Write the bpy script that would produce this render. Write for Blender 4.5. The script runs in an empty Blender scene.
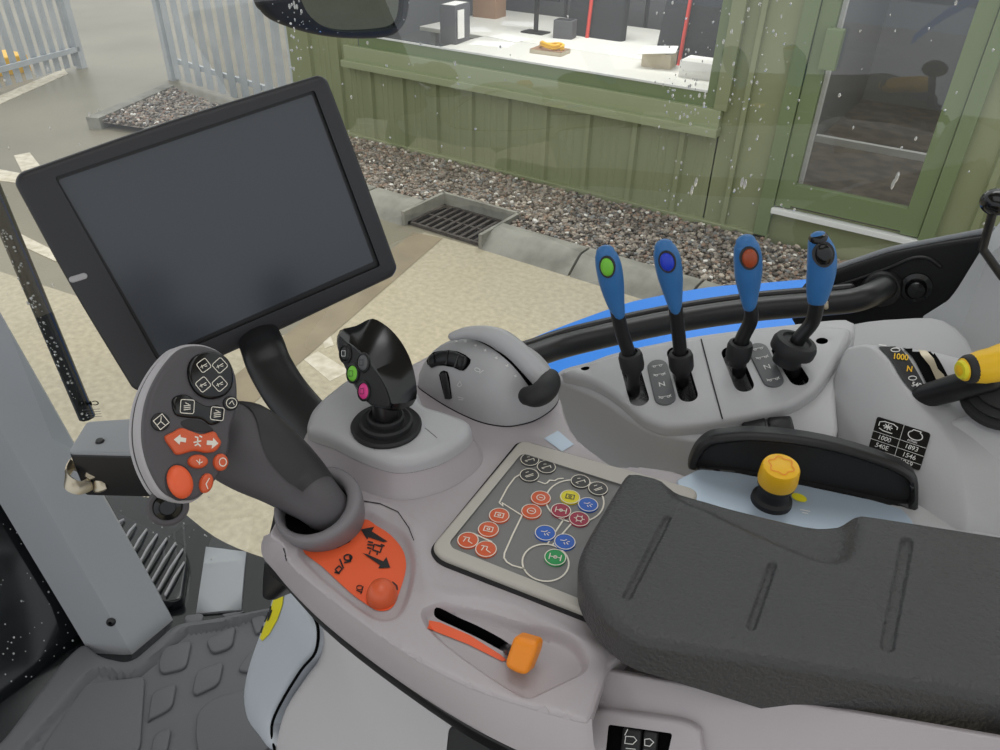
import bpy, math, random
import numpy as np
from mathutils import Vector, Matrix
from mathutils.geometry import delaunay_2d_cdt
from mathutils.bvhtree import BVHTree
random.seed(7)
rng = np.random.default_rng(7)
SC = bpy.context.scene
COL = SC.collection
PI = math.pi
CAMZ = 2.4            # eye height over the yard; all positions below are written relative to the eye
UP = Vector((0, 0, CAMZ))

# ------------------------------------------------------------------ camera
FPX = 750.0
YAW, PITCH, ROLL = [math.radians(a) for a in (-33.38, 34.12, 1.354)]
cf = Vector((math.sin(YAW)*math.cos(PITCH), math.cos(YAW)*math.cos(PITCH), -math.sin(PITCH)))
cx0 = Vector((math.cos(YAW), -math.sin(YAW), 0)); cu0 = cx0.cross(cf)
cx = math.cos(ROLL)*cx0 + math.sin(ROLL)*cu0
cu = -math.sin(ROLL)*cx0 + math.cos(ROLL)*cu0
cam_d = bpy.data.cameras.new('camera'); cam = bpy.data.objects.new('camera', cam_d); COL.objects.link(cam)
cam_d.sensor_width = 36; cam_d.lens = 36*FPX/1000; cam_d.clip_start = 0.02; cam_d.clip_end = 200
cam.matrix_world = Matrix(((cx.x, cu.x, -cf.x, 0), (cx.y, cu.y, -cf.y, 0), (cx.z, cu.z, -cf.z, CAMZ), (0, 0, 0, 1)))
SC.camera = cam

def ray(px, py): return cf + cx*((px-500)/FPX) - cu*((py-375)/FPX)
def onz(px, py, z): d = ray(px, py); return d*(z/d.z)
def ony(px, py, y): d = ray(px, py); return d*(y/d.y)
def ond(px, py, dist): d = ray(px, py); return d.normalized()*dist
def cr(sc, ox, oy, pts): return [(ox+p[0]/sc, oy+p[1]/sc) for p in pts]

class Plane:
    def __init__(s, O, N, U=Vector((1, 0, 0))):
        s.O = Vector(O); s.N = Vector(N).normalized(); s.U = (Vector(U)-s.N*Vector(U).dot(s.N)).normalized(); s.V = s.N.cross(s.U)
    def hit(s, px, py): d = ray(px, py); return d*(s.O.dot(s.N)/d.dot(s.N))
    def uv(s, px, py): p = s.hit(px, py)-s.O; return (p.dot(s.U), p.dot(s.V))
    def uvs(s, pts): return [s.uv(*p) for p in pts]
    def p(s, u, v, h=0): return s.O+s.U*u+s.V*v+s.N*h
    def off(s, h): return Plane(s.O+s.N*h, s.N, s.U)
    def uvp(s, P): q = Vector(P)-s.O; return (q.dot(s.U), q.dot(s.V))
def HZ(z): return Plane((0, 0, z), (0, 0, 1))

# ------------------------------------------------------------------ materials
def lin(c):
    return tuple(((v/255)/12.92 if v/255 <= .04045 else ((v/255+.055)/1.055)**2.4) for v in c)+(1,)
def mat(name, c, rough=.5, metal=0, bump=None, var=None, spec=.5, coat=0, emit=None):
    m = bpy.data.materials.new(name); m.use_nodes = True; nt = m.node_tree; b = nt.nodes['Principled BSDF']
    b.inputs['Base Color'].default_value = lin(c); b.inputs['Roughness'].default_value = rough; b.inputs['Metallic'].default_value = metal
    b.inputs['Specular IOR Level'].default_value = spec; b.inputs['Coat Weight'].default_value = coat
    tc = nt.nodes.new('ShaderNodeTexCoord')
    if bump:
        n = nt.nodes.new('ShaderNodeTexNoise'); n.inputs['Scale'].default_value = bump[0]; n.inputs['Detail'].default_value = 3
        bp = nt.nodes.new('ShaderNodeBump'); bp.inputs['Strength'].default_value = bump[1]; bp.inputs['Distance'].default_value = bump[2] if len(bump) > 2 else .001
        nt.links.new(tc.outputs['Object'], n.inputs['Vector']); nt.links.new(n.outputs['Fac'], bp.inputs['Height']); nt.links.new(bp.outputs['Normal'], b.inputs['Normal'])
    if var:   # (scale, second colour, contrast lo, hi)
        n = nt.nodes.new('ShaderNodeTexNoise'); n.inputs['Scale'].default_value = var[0]; n.inputs['Detail'].default_value = 6
        r = nt.nodes.new('ShaderNodeValToRGB'); r.color_ramp.elements[0].position = var[2]; r.color_ramp.elements[1].position = var[3]
        r.color_ramp.elements[0].color = lin(c); r.color_ramp.elements[1].color = lin(var[1])
        nt.links.new(tc.outputs['Object'], n.inputs['Vector']); nt.links.new(n.outputs['Fac'], r.inputs['Fac']); nt.links.new(r.outputs['Color'], b.inputs['Base Color'])
    if emit: b.inputs['Emission Color'].default_value = lin(c); b.inputs['Emission Strength'].default_value = emit
    return m
M = {}
M['shell'] = mat('light grey moulded plastic', (176, 169, 172), .36, bump=(1400, .12))
M['shell2'] = mat('cool grey moulded plastic', (180, 180, 182), .36, bump=(1400, .12))
M['shellshade'] = mat('shaded grey plastic', (166, 166, 168), .5, bump=(1400, .12))  # console grey darkened to paint shade in the corner and under the plate
M['seatgrey'] = mat('pale grey seat plastic', (196, 193, 194), .5, bump=(900, .08))
M['covergrey'] = mat('blue grey cover plastic', (186, 192, 199), .5, bump=(900, .08))
M['pillar'] = mat('grey pillar trim', (150, 153, 157), .5, bump=(1200, .12))
M['bpillar'] = mat('grey rear pillar trim', (172, 174, 177), .5, bump=(1200, .12))
M['frame'] = mat('warm grey keypad frame', (186, 182, 173), .45)
M['face'] = mat('matt grey keypad face', (122, 122, 121), .5)
M['gap'] = mat('dark seam', (28, 26, 28), .8)
M['leather'] = mat('black grained vinyl', (62, 62, 63), .42, bump=(380, .75, .0016), spec=.5)
M['black'] = mat('black plastic', (22, 22, 24), .38)
M['blackm'] = mat('matt black plastic', (30, 30, 32), .6, bump=(1500, .1))
M['blackg'] = mat('gloss black', (8, 8, 9), .16)
M['hole'] = mat('slot interior', (5, 5, 6), .9, spec=.1)
M['bezel'] = mat('charcoal monitor plastic', (44, 44, 48), .42, bump=(1500, .08))
M['screen'] = mat('switched off lcd', (62, 66, 73), .25, spec=.6)
M['grip'] = mat('purple grey soft touch', (80, 77, 80), .55, bump=(1500, .08))
M['griprim'] = mat('light grey grip rim', (176, 173, 176), .5)
M['gripdark'] = mat('dark soft touch', (44, 42, 44), .55)
M['orange'] = mat('orange decal', (240, 100, 56), .45)
M['orangeb'] = mat('orange button', (214, 92, 50), .35)
M['amber'] = mat('amber slider', (240, 140, 20), .4)
M['yellow'] = mat('yellow plastic', (245, 190, 30), .4)
M['yellowh'] = mat('yellow grip', (238, 190, 20), .45)
M['sticker'] = mat('yellow sticker', (232, 220, 40), .5)
M['leverblue'] = mat('blue lever plastic', (50, 112, 172), .4, bump=(1500, .06))
M['fender'] = mat('bright blue paint', (28, 128, 228), .5)
M['green'] = mat('lime button', (120, 200, 60), .35)
M['blueb'] = mat('royal blue button', (30, 60, 200), .3)
M['brownb'] = mat('brown red button', (160, 70, 35), .3)
M['pink'] = mat('pink button', (222, 60, 140), .4)
M['white'] = mat('white print', (225, 225, 222), .6)
M['plate'] = mat('silver blue plate', (175, 190, 205), .3, metal=.2)
M['plategrey'] = mat('grey gate plate', (92, 93, 95), .45)
M['steel'] = mat('zinc bracket', (190, 180, 160), .3, metal=.9)
M['mat'] = mat('rubber mat', (86, 87, 90), .6, bump=(700, .25))
M['glasblk'] = mat('black ceramic glass band', (22, 25, 27), .12)
M['cladding'] = mat('olive green cladding', (142, 148, 112), .5, var=(1.2, (132, 138, 102), .35, .7))
M['gframe'] = mat('green window paint', (116, 130, 92), .4)
M['sill'] = mat('pale green sill', (150, 157, 122), .45)
M['kerb'] = mat('kerb concrete', (150, 148, 138), .8, bump=(60, .4, .004), var=(5, (112, 110, 102), .4, .75))
M['iron'] = mat('rusty iron', (78, 72, 66), .7, var=(20, (58, 50, 44), .4, .6))
M['galv'] = mat('galvanised steel', (204, 208, 210), .5, var=(2, (176, 182, 186), .3, .7))
M['linew'] = mat('worn white road paint', (212, 204, 186), .7, var=(14, (184, 174, 152), .4, .7))
M['officewall'] = mat('office wall', (120, 122, 124), .8)
M['officefloor'] = mat('office floor', (116, 108, 98), .4, var=(6, (90, 84, 78), .4, .6))
M['desk'] = mat('white desk', (226, 224, 216), .5)
M['paper'] = mat('paper', (236, 234, 230), .8)
M['pages'] = mat('book pages', (200, 188, 165), .8)
M['card'] = mat('cardboard', (150, 118, 92), .8)
M['greyb'] = mat('dark grey box', (84, 84, 88), .6)
M['chairblk'] = mat('black chair cloth', (40, 42, 48), .8)
M['red'] = mat('red trim', (205, 60, 50), .6)
M['mirror'] = mat('mirror glass', (104, 112, 112), .03, metal=1)
def glass_mat(name, tint=(1, 1, 1), refl=1.0, gi=.05):
    m = bpy.data.materials.new(name); m.use_nodes = True; nt = m.node_tree; nt.nodes.clear()
    o = nt.nodes.new('ShaderNodeOutputMaterial'); t = nt.nodes.new('ShaderNodeBsdfTransparent'); g = nt.nodes.new('ShaderNodeBsdfGlossy')
    t.inputs[0].default_value = (*tint, 1); g.inputs['Roughness'].default_value = .01; g.inputs['Color'].default_value = (refl, refl, refl, 1)
    gg = nt.nodes.new('ShaderNodeNewGeometry'); dt = nt.nodes.new('ShaderNodeVectorMath'); dt.operation = 'DOT_PRODUCT'
    nt.links.new(gg.outputs['Incoming'], dt.inputs[0]); nt.links.new(gg.outputs['Normal'], dt.inputs[1])
    def mth(op, a, b=None):
        m_ = nt.nodes.new('ShaderNodeMath'); m_.operation = op
        for i, x in enumerate((a, b)):
            if x is None: continue
            if isinstance(x, (int, float)): m_.inputs[i].default_value = x
            else: nt.links.new(x, m_.inputs[i])
        return m_.outputs[0]
    f = mth('ADD', mth('MULTIPLY', mth('POWER', mth('SUBTRACT', 1.0, mth('ABSOLUTE', dt.outputs['Value'])), 5.0), 1-gi), gi); mx = nt.nodes.new('ShaderNodeMixShader')
    nt.links.new(f, mx.inputs[0]); nt.links.new(t.outputs[0], mx.inputs[1]); nt.links.new(g.outputs[0], mx.inputs[2]); nt.links.new(mx.outputs[0], o.inputs[0])
    return m
M['glass'] = glass_mat('clear glass'); M['cabglass'] = glass_mat('cab glass', (.96, .98, .96), gi=.075)
def drop_mat():
    m = bpy.data.materials.new('rain water'); m.use_nodes = True; nt = m.node_tree; b = nt.nodes['Principled BSDF']
    b.inputs['Base Color'].default_value = (.9, .9, .9, 1); b.inputs['Roughness'].default_value = .05; b.inputs['Transmission Weight'].default_value = .55; b.inputs['IOR'].default_value = 1.33
    return m
M['drop'] = drop_mat()
def ground_mat():
    m = bpy.data.materials.new('wet yard concrete'); m.use_nodes = True; nt = m.node_tree; b = nt.nodes['Principled BSDF']; L = nt.links
    tc = nt.nodes.new('ShaderNodeTexCoord')
    def noise(s, d=6):
        n = nt.nodes.new('ShaderNodeTexNoise'); n.inputs['Scale'].default_value = s; n.inputs['Detail'].default_value = d; L.new(tc.outputs['Object'], n.inputs['Vector']); return n
    def ramp(src, p0, c0, p1, c1):
        r = nt.nodes.new('ShaderNodeValToRGB'); r.color_ramp.elements[0].position = p0; r.color_ramp.elements[1].position = p1
        r.color_ramp.elements[0].color = c0; r.color_ramp.elements[1].color = c1; L.new(src, r.inputs['Fac']); return r
    big = ramp(noise(.45).outputs['Fac'], .3, lin((164, 156, 136)), .8, lin((194, 182, 154)))
    fine = ramp(noise(26, 8).outputs['Fac'], .3, (.78, .77, .75, 1), .7, (1.05, 1.05, 1.05, 1))
    mx = nt.nodes.new('ShaderNodeMixRGB'); mx.blend_type = 'MULTIPLY'; mx.inputs[0].default_value = 1; L.new(big.outputs[0], mx.inputs[1]); L.new(fine.outputs[0], mx.inputs[2])
    L.new(mx.outputs[0], b.inputs['Base Color'])
    rr = ramp(noise(.5).outputs['Fac'], .4, (.25, .25, .25, 1), .62, (.7, .7, .7, 1)); L.new(rr.outputs[0], b.inputs['Roughness'])
    bp = nt.nodes.new('ShaderNodeBump'); bp.inputs['Strength'].default_value = .25; bp.inputs['Distance'].default_value = .01; L.new(noise(40).outputs['Fac'], bp.inputs['Height']); L.new(bp.outputs['Normal'], b.inputs['Normal'])
    return m
M['ground'] = ground_mat()
M['tarmac'] = mat('grey wet concrete road', (138, 131, 113), .4, bump=(40, .25, .01), var=(.6, (118, 112, 96), .35, .7)); M['gutter'] = mat('brown gutter', (144, 130, 104), .6, var=(3, (124, 112, 90), .4, .7))
def gravel_mat():
    m = bpy.data.materials.new('mixed gravel'); m.use_nodes = True; nt = m.node_tree; b = nt.nodes['Principled BSDF']
    g = nt.nodes.new('ShaderNodeNewGeometry'); r = nt.nodes.new('ShaderNodeValToRGB')
    cols = [(0, (84, 77, 70)), (.17, (138, 128, 118)), (.36, (112, 101, 90)), (.53, (156, 146, 134)), (.68, (144, 120, 102)), (.8, (130, 130, 128)), (.9, (184, 172, 156)), (.97, (232, 228, 220))]
    el = r.color_ramp.elements
    r.color_ramp.interpolation = 'CONSTANT'
    el[0].position = 0; el[0].color = lin(cols[0][1]); el[1].position = cols[1][0]; el[1].color = lin(cols[1][1])
    for p, c in cols[2:]:
        e = el.new(p); e.color = lin(c)
    nt.links.new(g.outputs['Random Per Island'], r.inputs['Fac']); nt.links.new(r.outputs['Color'], b.inputs['Base Color']); b.inputs['Roughness'].default_value = .55
    return m
M['gravel'] = gravel_mat()

# ------------------------------------------------------------------ object helpers
ROOTPOS = {}
def tag(o, label=None, cat=None, group=None, kind=None):
    if label: o['label'] = label
    if cat: o['category'] = cat
    if group: o['group'] = group
    if kind: o['kind'] = kind
    return o
def thing(name, label, cat, loc, group=None):
    o = bpy.data.objects.new(name, None); COL.objects.link(o); o.empty_display_size = .02
    o.location = Vector(loc)+UP; ROOTPOS[o.name] = Vector(loc); tag(o, label, cat, group); return o
def mk(name, verts, faces, mats, parent=None, sharp=38, midx=None, smooth=True):
    verts = [Vector(v) for v in verts]
    if parent is None:
        a = np.array([tuple(v) for v in verts]); org = Vector(((a[:, 0].min()+a[:, 0].max())/2, (a[:, 1].min()+a[:, 1].max())/2, a[:, 2].min()))
        rel = org
    else:
        rel = ROOTPOS[parent.name]; org = None
    me = bpy.data.meshes.new(name); me.from_pydata([tuple(v-rel) for v in verts], [], [tuple(f) for f in faces]); me.validate(); me.update()
    if not isinstance(mats, (list, tuple)): mats = [mats]
    for m in mats: me.materials.append(M[m] if isinstance(m, str) else m)
    if midx and len(midx) == len(me.polygons): me.polygons.foreach_set('material_index', midx)
    if smooth:
        me.polygons.foreach_set('use_smooth', [True]*len(me.polygons)); me.set_sharp_from_angle(angle=math.radians(sharp))
    o = bpy.data.objects.new(name, me); COL.objects.link(o)
    if parent is None: o.location = org+UP; ROOTPOS[o.name] = org
    else: o.parent = parent; ROOTPOS[o.name] = rel
    return o
def catmull(pts, n=6, closed=True):
    pts = [Vector(p) for p in pts]; N = len(pts); out = []
    for i in range(N if closed else N-1):
        if closed: p0, p1, p2, p3 = pts[i-1], pts[i], pts[(i+1) % N], pts[(i+2) % N]
        else: p0, p1, p2, p3 = pts[max(i-1, 0)], pts[i], pts[i+1], pts[min(i+2, N-1)]
        for k in range(n):
            t = k/n
            out.append(.5*((2*p1)+(p2-p0)*t+(2*p0-5*p1+4*p2-p3)*t*t+(3*p1-p0-3*p2+p3)*t**3))
    if not closed: out.append(pts[-1])
    return out
def fillet(pts, r, n=5):
    pts = [Vector(p) for p in pts]; N = len(pts); out = []
    for i in range(N):
        a, b, c = pts[i-1], pts[i], pts[(i+1) % N]
        rr = r[i] if isinstance(r, (list, tuple)) else r
        d1, d2 = (a-b), (c-b); l = min(rr, d1.length*.48, d2.length*.48)
        if l < 1e-6: out.append(b); continue
        p, q = b+d1.normalized()*l, b+d2.normalized()*l
        for k in range(n+1):
            t = k/n; out.append(p*(1-t)**2+b*(2*t*(1-t))+q*t*t)
    return out
def resample(pts, step, closed=True):
    out = []; N = len(pts)
    for i in range(N if closed else N-1):
        a, b = Vector(pts[i]), Vector(pts[(i+1) % N]); k = max(1, int((b-a).length/step+.5))
        for j in range(k): out.append(a+(b-a)*(j/k))
    if not closed: out.append(Vector(pts[-1]))
    res = []
    for p in out:
        if not res or (p-res[-1]).length > 1e-5: res.append(p)
    if closed and len(res) > 1 and (res[0]-res[-1]).length < 1e-5: res.pop()
    return res
def area(P): return .5*sum(P[i-1][0]*P[i][1]-P[i][0]*P[i-1][1] for i in range(len(P)))
def segdist(pts, poly, closed=True):
    P = np.asarray(pts, float); A = np.asarray([tuple(p)[:2] for p in poly], float); B = np.roll(A, -1, 0)
    if not closed: A, B = A[:-1], B[:-1]
    D = B-A; L = (D**2).sum(1)+1e-18; out = np.empty(len(P))
    for s in range(0, len(P), 4000):
        q = P[s:s+4000]; t = np.clip(((q[:, None]-A[None])*D[None]).sum(2)/L[None], 0, 1)
        out[s:s+4000] = np.sqrt((((q[:, None]-A[None])-t[..., None]*D[None])**2).sum(2)).min(1)
    return out
def inside(pts, poly):
    P = np.asarray(pts, float); A = np.asarray([tuple(p)[:2] for p in poly], float); B = np.roll(A, -1, 0); c = np.zeros(len(P), bool)
    for a, b in zip(A, B):
        if a[1] == b[1]: continue
        k = ((a[1] > P[:, 1]) != (b[1] > P[:, 1])) & (P[:, 0] < (b[0]-a[0])*(P[:, 1]-a[1])/(b[1]-a[1])+a[0]); c ^= k
    return c
def sdf(pts, poly):      # positive inside
    d = segdist(pts, poly); return np.where(inside(pts, poly), d, -d)
def sstep(x, a, b):
    t = np.clip((np.asarray(x)-a)/(b-a), 0, 1); return t*t*(3-2*t)
def normals2(P):
    N = len(P); out = []
    for i in range(N):
        t = (Vector(P[(i+1) % N])-Vector(P[i-1])); t = t.normalized() if t.length > 1e-9 else Vector((1, 0)); out.append(Vector((t.y, -t.x)))
    return out     # outward for CCW
def field(name, pl, outline, mats, parent=None, holes=(), r=.004, depth=.02, step=.01, h=None, taper=0., hole_depth=.01, hole_mat=0, hr=0, sharp=38, grid=None, nr=4, more=None, dfun=None):
    """a rounded solid plate: outline (u,v) on plane pl, edge radius r, optional height function h(uv, d), holes with walls and a floor"""
    O = [Vector(p[:2]) for p in resample([Vector(p[:2]) for p in outline], step)]
    if area(O) < 0: O.reverse()
    H = []
    for q in holes:
        q = [Vector(p[:2]) for p in resample([Vector(p[:2]) for p in q], step)]
        if area(q) > 0: q.reverse()
        H.append(q)
    loops = [O]+H
    pts = []; edges = []; spans = []
    for lp in loops:
        s = len(pts); pts += lp; n = len(lp); edges += [(s+i, s+(i+1) % n) for i in range(n)]; spans.append((s, n))
    nb = len(pts); extra = []
    if r > 0:
        nrm = normals2(O)
        for k in range(1, nr+1):
            dd = r*(1-math.cos(k/nr*PI/2)); c = [tuple(p-n*dd) for p, n in zip(O, nrm)]
            d = sdf(c, O); extra += [q for q, e in zip(c, d) if e > dd*.9]
    g = grid or (step if h is not None else None)
    if g:
        A = np.array([tuple(p) for p in O]); lo, hi = A.min(0), A.max(0)
        gx, gy = np.meshgrid(np.arange(lo[0], hi[0], g), np.arange(lo[1], hi[1], g)); c = np.stack([gx.ravel()+1e-5, gy.ravel()+1.3e-5], 1)
        d = sdf(c, O); keep = d > max(r*1.08, g*.4)
        for q in H: keep &= sdf(c, q) < -g*.4
        extra += [tuple(v) for v in c[keep]]
    if more is not None: extra += [tuple(m_) for m_ in more]
    for q in H:
        if extra: 
            e = np.array(extra); k = sdf(e, q) < -1e-4; extra = [x for x, y in zip(extra, k) if y]
    allp = pts+[Vector(e) for e in extra]
    res = delaunay_2d_cdt(allp, edges, [], 1, 1e-7)
    co = np.array([tuple(v) for v in res[0]]); tris = [list(f) for f in res[2]]
    if H:
        cen = np.array([co[t].mean(0) for t in tris]); keep = np.ones(len(tris), bool)
        for q in H: keep &= ~inside(cen, q)
        tris = [t for t, k in zip(tris, keep) if k]
    back = {}
    for i, og in enumerate(res[3]):
        for k in og: back[k] = i
    d = segdist(co, O)
    e = np.zeros(len(co))
    if r > 0:
        k = d < r; e[k] = -r+np.sqrt(np.maximum(r*r-(r-d[k])**2, 0))
    if hr > 0:
        for q in H:
            dh = segdist(co, q); k = dh < hr; e[k] += (-hr+np.sqrt(np.maximum(hr*hr-(hr-dh[k])**2, 0)))
    hh = h(co, d) if h is not None else np.zeros(len(co))
    vs = [pl.p(c[0], c[1], a+b) for c, a, b in zip(co, e, hh)]; fs = []; mi = []
    for t in tris:
        a, b, c = [co[i] for i in t[:3]]
        if (b[0]-a[0])*(c[1]-a[1])-(b[1]-a[1])*(c[0]-a[0]) < 0: t = t[::-1]
        fs.append(t); mi.append(0)
    for li, (s, n) in enumerate(spans):
        lp = loops[li]; idx = [back[s+i] for i in range(n)]; base = len(vs)
        if li == 0:
            nrm = normals2(O)
            for i in range(n): q = lp[i]+nrm[i]*taper; vs.append(pl.p(q.x, q.y, -(dfun(q.x, q.y) if dfun else depth)))
        else:
            for i in range(n): vs.append(pl.p(lp[i].x, lp[i].y, hh[idx[i]]-hole_depth))
        for i in range(n):
            j = (i+1) % n; fs.append([idx[j], idx[i], base+i, base+j]); mi.append(0 if li == 0 else hole_mat)
        fs.append([base+i for i in range(n)][::-1] if li == 0 else [base+i for i in range(n)][::-1]); mi.append(0 if li == 0 else hole_mat)
    return mk(name, vs, fs, mats, parent, sharp, mi)
def box(name, lo, hi, mats, parent=None, bev=0):
    x0, y0, z0 = lo; x1, y1, z1 = hi
    if bev:
        pl = HZ(z1); return field(name, pl, fillet([(x0, y0), (x1, y0), (x1, y1), (x0, y1)], bev, 3), mats, parent, r=bev, depth=z1-z0, step=10)
    v = [(x0, y0, z0), (x1, y0, z0), (x1, y1, z0), (x0, y1, z0), (x0, y0, z1), (x1, y0, z1), (x1, y1, z1), (x0, y1, z1)]
    return mk(name, v, [(0, 3, 2, 1), (4, 5, 6, 7), (0, 1, 5, 4), (1, 2, 6, 5), (2, 3, 7, 6), (3, 0, 4, 7)], mats, parent, smooth=False)
class MB:     # several rigidly joined pieces in one mesh
    def __init__(s): s.v = []; s.f = []
    def add(s, v, f): b = len(s.v); s.v += [Vector(p) for p in v]; s.f += [tuple(i+b for i in q) for q in f]
    def box(s, c, ax, ay, az):
        c, ax, ay, az = map(Vector, (c, ax, ay, az)); v = [c+i*ax+j*ay+k*az for k in (-1, 1) for j in (-1, 1) for i in (-1, 1)]
        s.add(v, [(0, 2, 3, 1), (4, 5, 7, 6), (0, 1, 5, 4), (1, 3, 7, 5), (3, 2, 6, 7), (2, 0, 4, 6)])
    def build(s, name, mats, parent=None, smooth=False): return mk(name, s.v, s.f, mats, parent, smooth=smooth)
def sweep(name, path, rad, mats, parent=None, n=18, up=None, round_ends=True, sharp=50):
    """tube along path; rad: list of r or (ra, rb) with rb measured along `up`"""
    P = [Vector(p) for p in path]; N = len(P); rad = [(q, q) if not isinstance(q, (tuple, list)) else q for q in rad]
    T = [((P[min(i+1, N-1)]-P[max(i-1, 0)]).normalized()) for i in range(N)]
    a = Vector(up) if up is not None else (Vector((0, 0, 1)) if abs(T[0].z) < .9 else Vector((1, 0, 0)))
    rings = []; b = (a-T[0]*a.dot(T[0])).normalized(); 
    def ring(c, t, b, ra, rb):
        s = t.cross(b).normalized(); return [c+s*(ra*math.cos(2*PI*k/n))+b*(rb*math.sin(2*PI*k/n)) for k in range(n)]
    for i in range(N):
        b = ((a if up is not None else b)-T[i]*(a if up is not None else b).dot(T[i])).normalized()
        if i == 0 and round_ends:
            m = min(rad[0])
            for k in (.08, .35, .65, .88): rings.append(ring(P[0]-T[0]*m*math.sqrt(1-k*k), T[0], b, rad[0][0]*k, rad[0][1]*k))
        rings.append(ring(P[i], T[i], b, *rad[i]))
        if i == N-1 and round_ends:
            m = min(rad[-1])
            for k in (.88, .65, .35, .08): rings.append(ring(P[i]+T[i]*m*math.sqrt(1-k*k), T[i], b, rad[-1][0]*k, rad[-1][1]*k))
    return loft(name, rings, mats, parent, sharp=sharp)
def loft(name, rings, mats, parent=None, caps=True, sharp=45, closed=True):
    n = len(rings[0]); v = [p for r in rings for p in r]; f = []
    for i in range(len(rings)-1):
        for k in range(n if closed else n-1):
            j = (k+1) % n; f.append((i*n+k, i*n+j, (i+1)*n+j, (i+1)*n+k))
    if caps: f.append(tuple(range(n))[::-1]); f.append(tuple(range((len(rings)-1)*n, len(rings)*n)))
    o = mk(name, v, f, mats, parent, sharp)
    fix_normals(o); return o
def fix_normals(o):
    import bmesh
    bm = bmesh.new(); bm.from_mesh(o.data); bmesh.ops.recalc_face_normals(bm, faces=bm.faces); bm.to_mesh(o.data); bm.free()
def lathe(name, O, A, prof, mats, parent=None, n=32, squash=1, U=None, sharp=35):
    A = Vector(A).normalized(); U = Vector(U) if U is not None else (Vector((1, 0, 0)) if abs(A.x) < .9 else Vector((0, 1, 0)))
    U = (U-A*U.dot(A)).normalized(); V = A.cross(U); O = Vector(O)
    rings = [[O+A*h+U*(r*math.cos(2*PI*k/n))+V*(r*squash*math.sin(2*PI*k/n)) for k in range(n)] for r, h in prof]
    return loft(name, rings, mats, parent, sharp=sharp)
def blob(name, O, N, U, a, b, hgt, mats, parent=None, n=24, m=6):
    """a domed button: ellipse a x b on a surface, bulging hgt"""
    N = Vector(N).normalized(); U = Vector(U); U = (U-N*U.dot(N)).normalized(); V = N.cross(U); rings = [[O+U*(a*math.cos(2*PI*k/n))+V*(b*math.sin(2*PI*k/n))-N*.002 for k in range(n)]]
    for i in range(m):
        t = i/m*PI/2; s = math.cos(t)**.6 if i else 1
        rings.append([Vector(O)+U*(a*s*math.cos(2*PI*k/n))+V*(b*s*math.sin(2*PI*k/n))+N*(hgt*math.sin(t)) for k in range(n)])
    return loft(name, rings, mats, parent)
def lines(name, pl, paths, w, mats, parent=None, lift=.0004, kind=None):
    """printed strokes lying on a plane: (points, closed) in uv"""
    v = []; f = []
    for pts, closed in paths:
        P = [Vector(p[:2]) for p in pts]
        n = len(P)
        if n < 2: continue
        b = len(v)
        for i in range(n):
            a = P[i-1] if (closed or i) else P[i]; c = P[(i+1) % n] if (closed or i < n-1) else P[i]
            d1 = (P[i]-a); d2 = (c-P[i]); t = (d1.normalized() if d1.length > 1e-9 else Vector((0, 0)))+(d2.normalized() if d2.length > 1e-9 else Vector((0, 0)))
            t = t.normalized() if t.length > 1e-6 else Vector((1, 0)); m = Vector((-t.y, t.x)); k = w/2
            dd = (d1 if d1.length > 1e-9 else d2).normalized(); cs = abs(m.dot(Vector((-dd.y, dd.x)))); k /= max(cs, .45)
            q = P[i]+m*k; s = P[i]-m*k; v += [pl.p(q.x, q.y, lift), pl.p(s.x, s.y, lift)]
        for i in range(n if closed else n-1):
            j = (i+1) % n; f.append((b+2*i, b+2*i+1, b+2*j+1, b+2*j))
    return mk(name, v, f, mats, parent, smooth=False)
def fillshape(name, pl, polys, mats, parent=None, lift=.0004):
    v = []; f = []
    for P in polys:
        b = len(v); P = [Vector(p[:2]) for p in P]
        if area(P) < 0: P = P[::-1]
        v += [pl.p(p.x, p.y, lift) for p in P]; f.append(tuple(range(b, b+len(P))))
    return mk(name, v, f, mats, parent, smooth=False)
def text(name, s, pl, O, right, size, mats, parent=None, lift=.0005, mirror=False, sx=1, bold=0):
    """lettering on a plane: O centre uv, right = reading direction in uv"""
    cu_ = bpy.data.curves.new('t', 'FONT'); cu_.body = s; cu_.size = size; cu_.align_x = 'CENTER'; cu_.align_y = 'CENTER'; cu_.offset = bold*size
    o = bpy.data.objects.new('t', cu_); COL.objects.link(o); dg = bpy.context.evaluated_depsgraph_get(); dg.update()
    me = bpy.data.meshes.new_from_object(o.evaluated_get(dg)); bpy.data.objects.remove(o)
    R = Vector(right).normalized(); Q = Vector((-R.y, R.x)); O = Vector(O[:2])
    v = [pl.p(*(O+R*(p.co.x*sx*(-1 if mirror else 1))+Q*p.co.y), lift) for p in me.vertices]
    f = [tuple(p.vertices) for p in me.polygons]; bpy.data.meshes.remove(me)
    return mk(name, v, f, mats, parent, smooth=False)
def tree(o):
    me = o.data; mw = ROOTPOS[o.name]; return BVHTree.FromPolygons([v.co+mw for v in me.vertices], [tuple(p.vertices) for p in me.polygons])
def cast(bv, px, py):
    d = ray(px, py).normalized(); h = bv.ray_cast(Vector((0, 0, 0)), d); return (h[0], h[1] if h[1] and h[1].dot(d) < 0 else -h[1]) if h[0] else (None, None)
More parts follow.
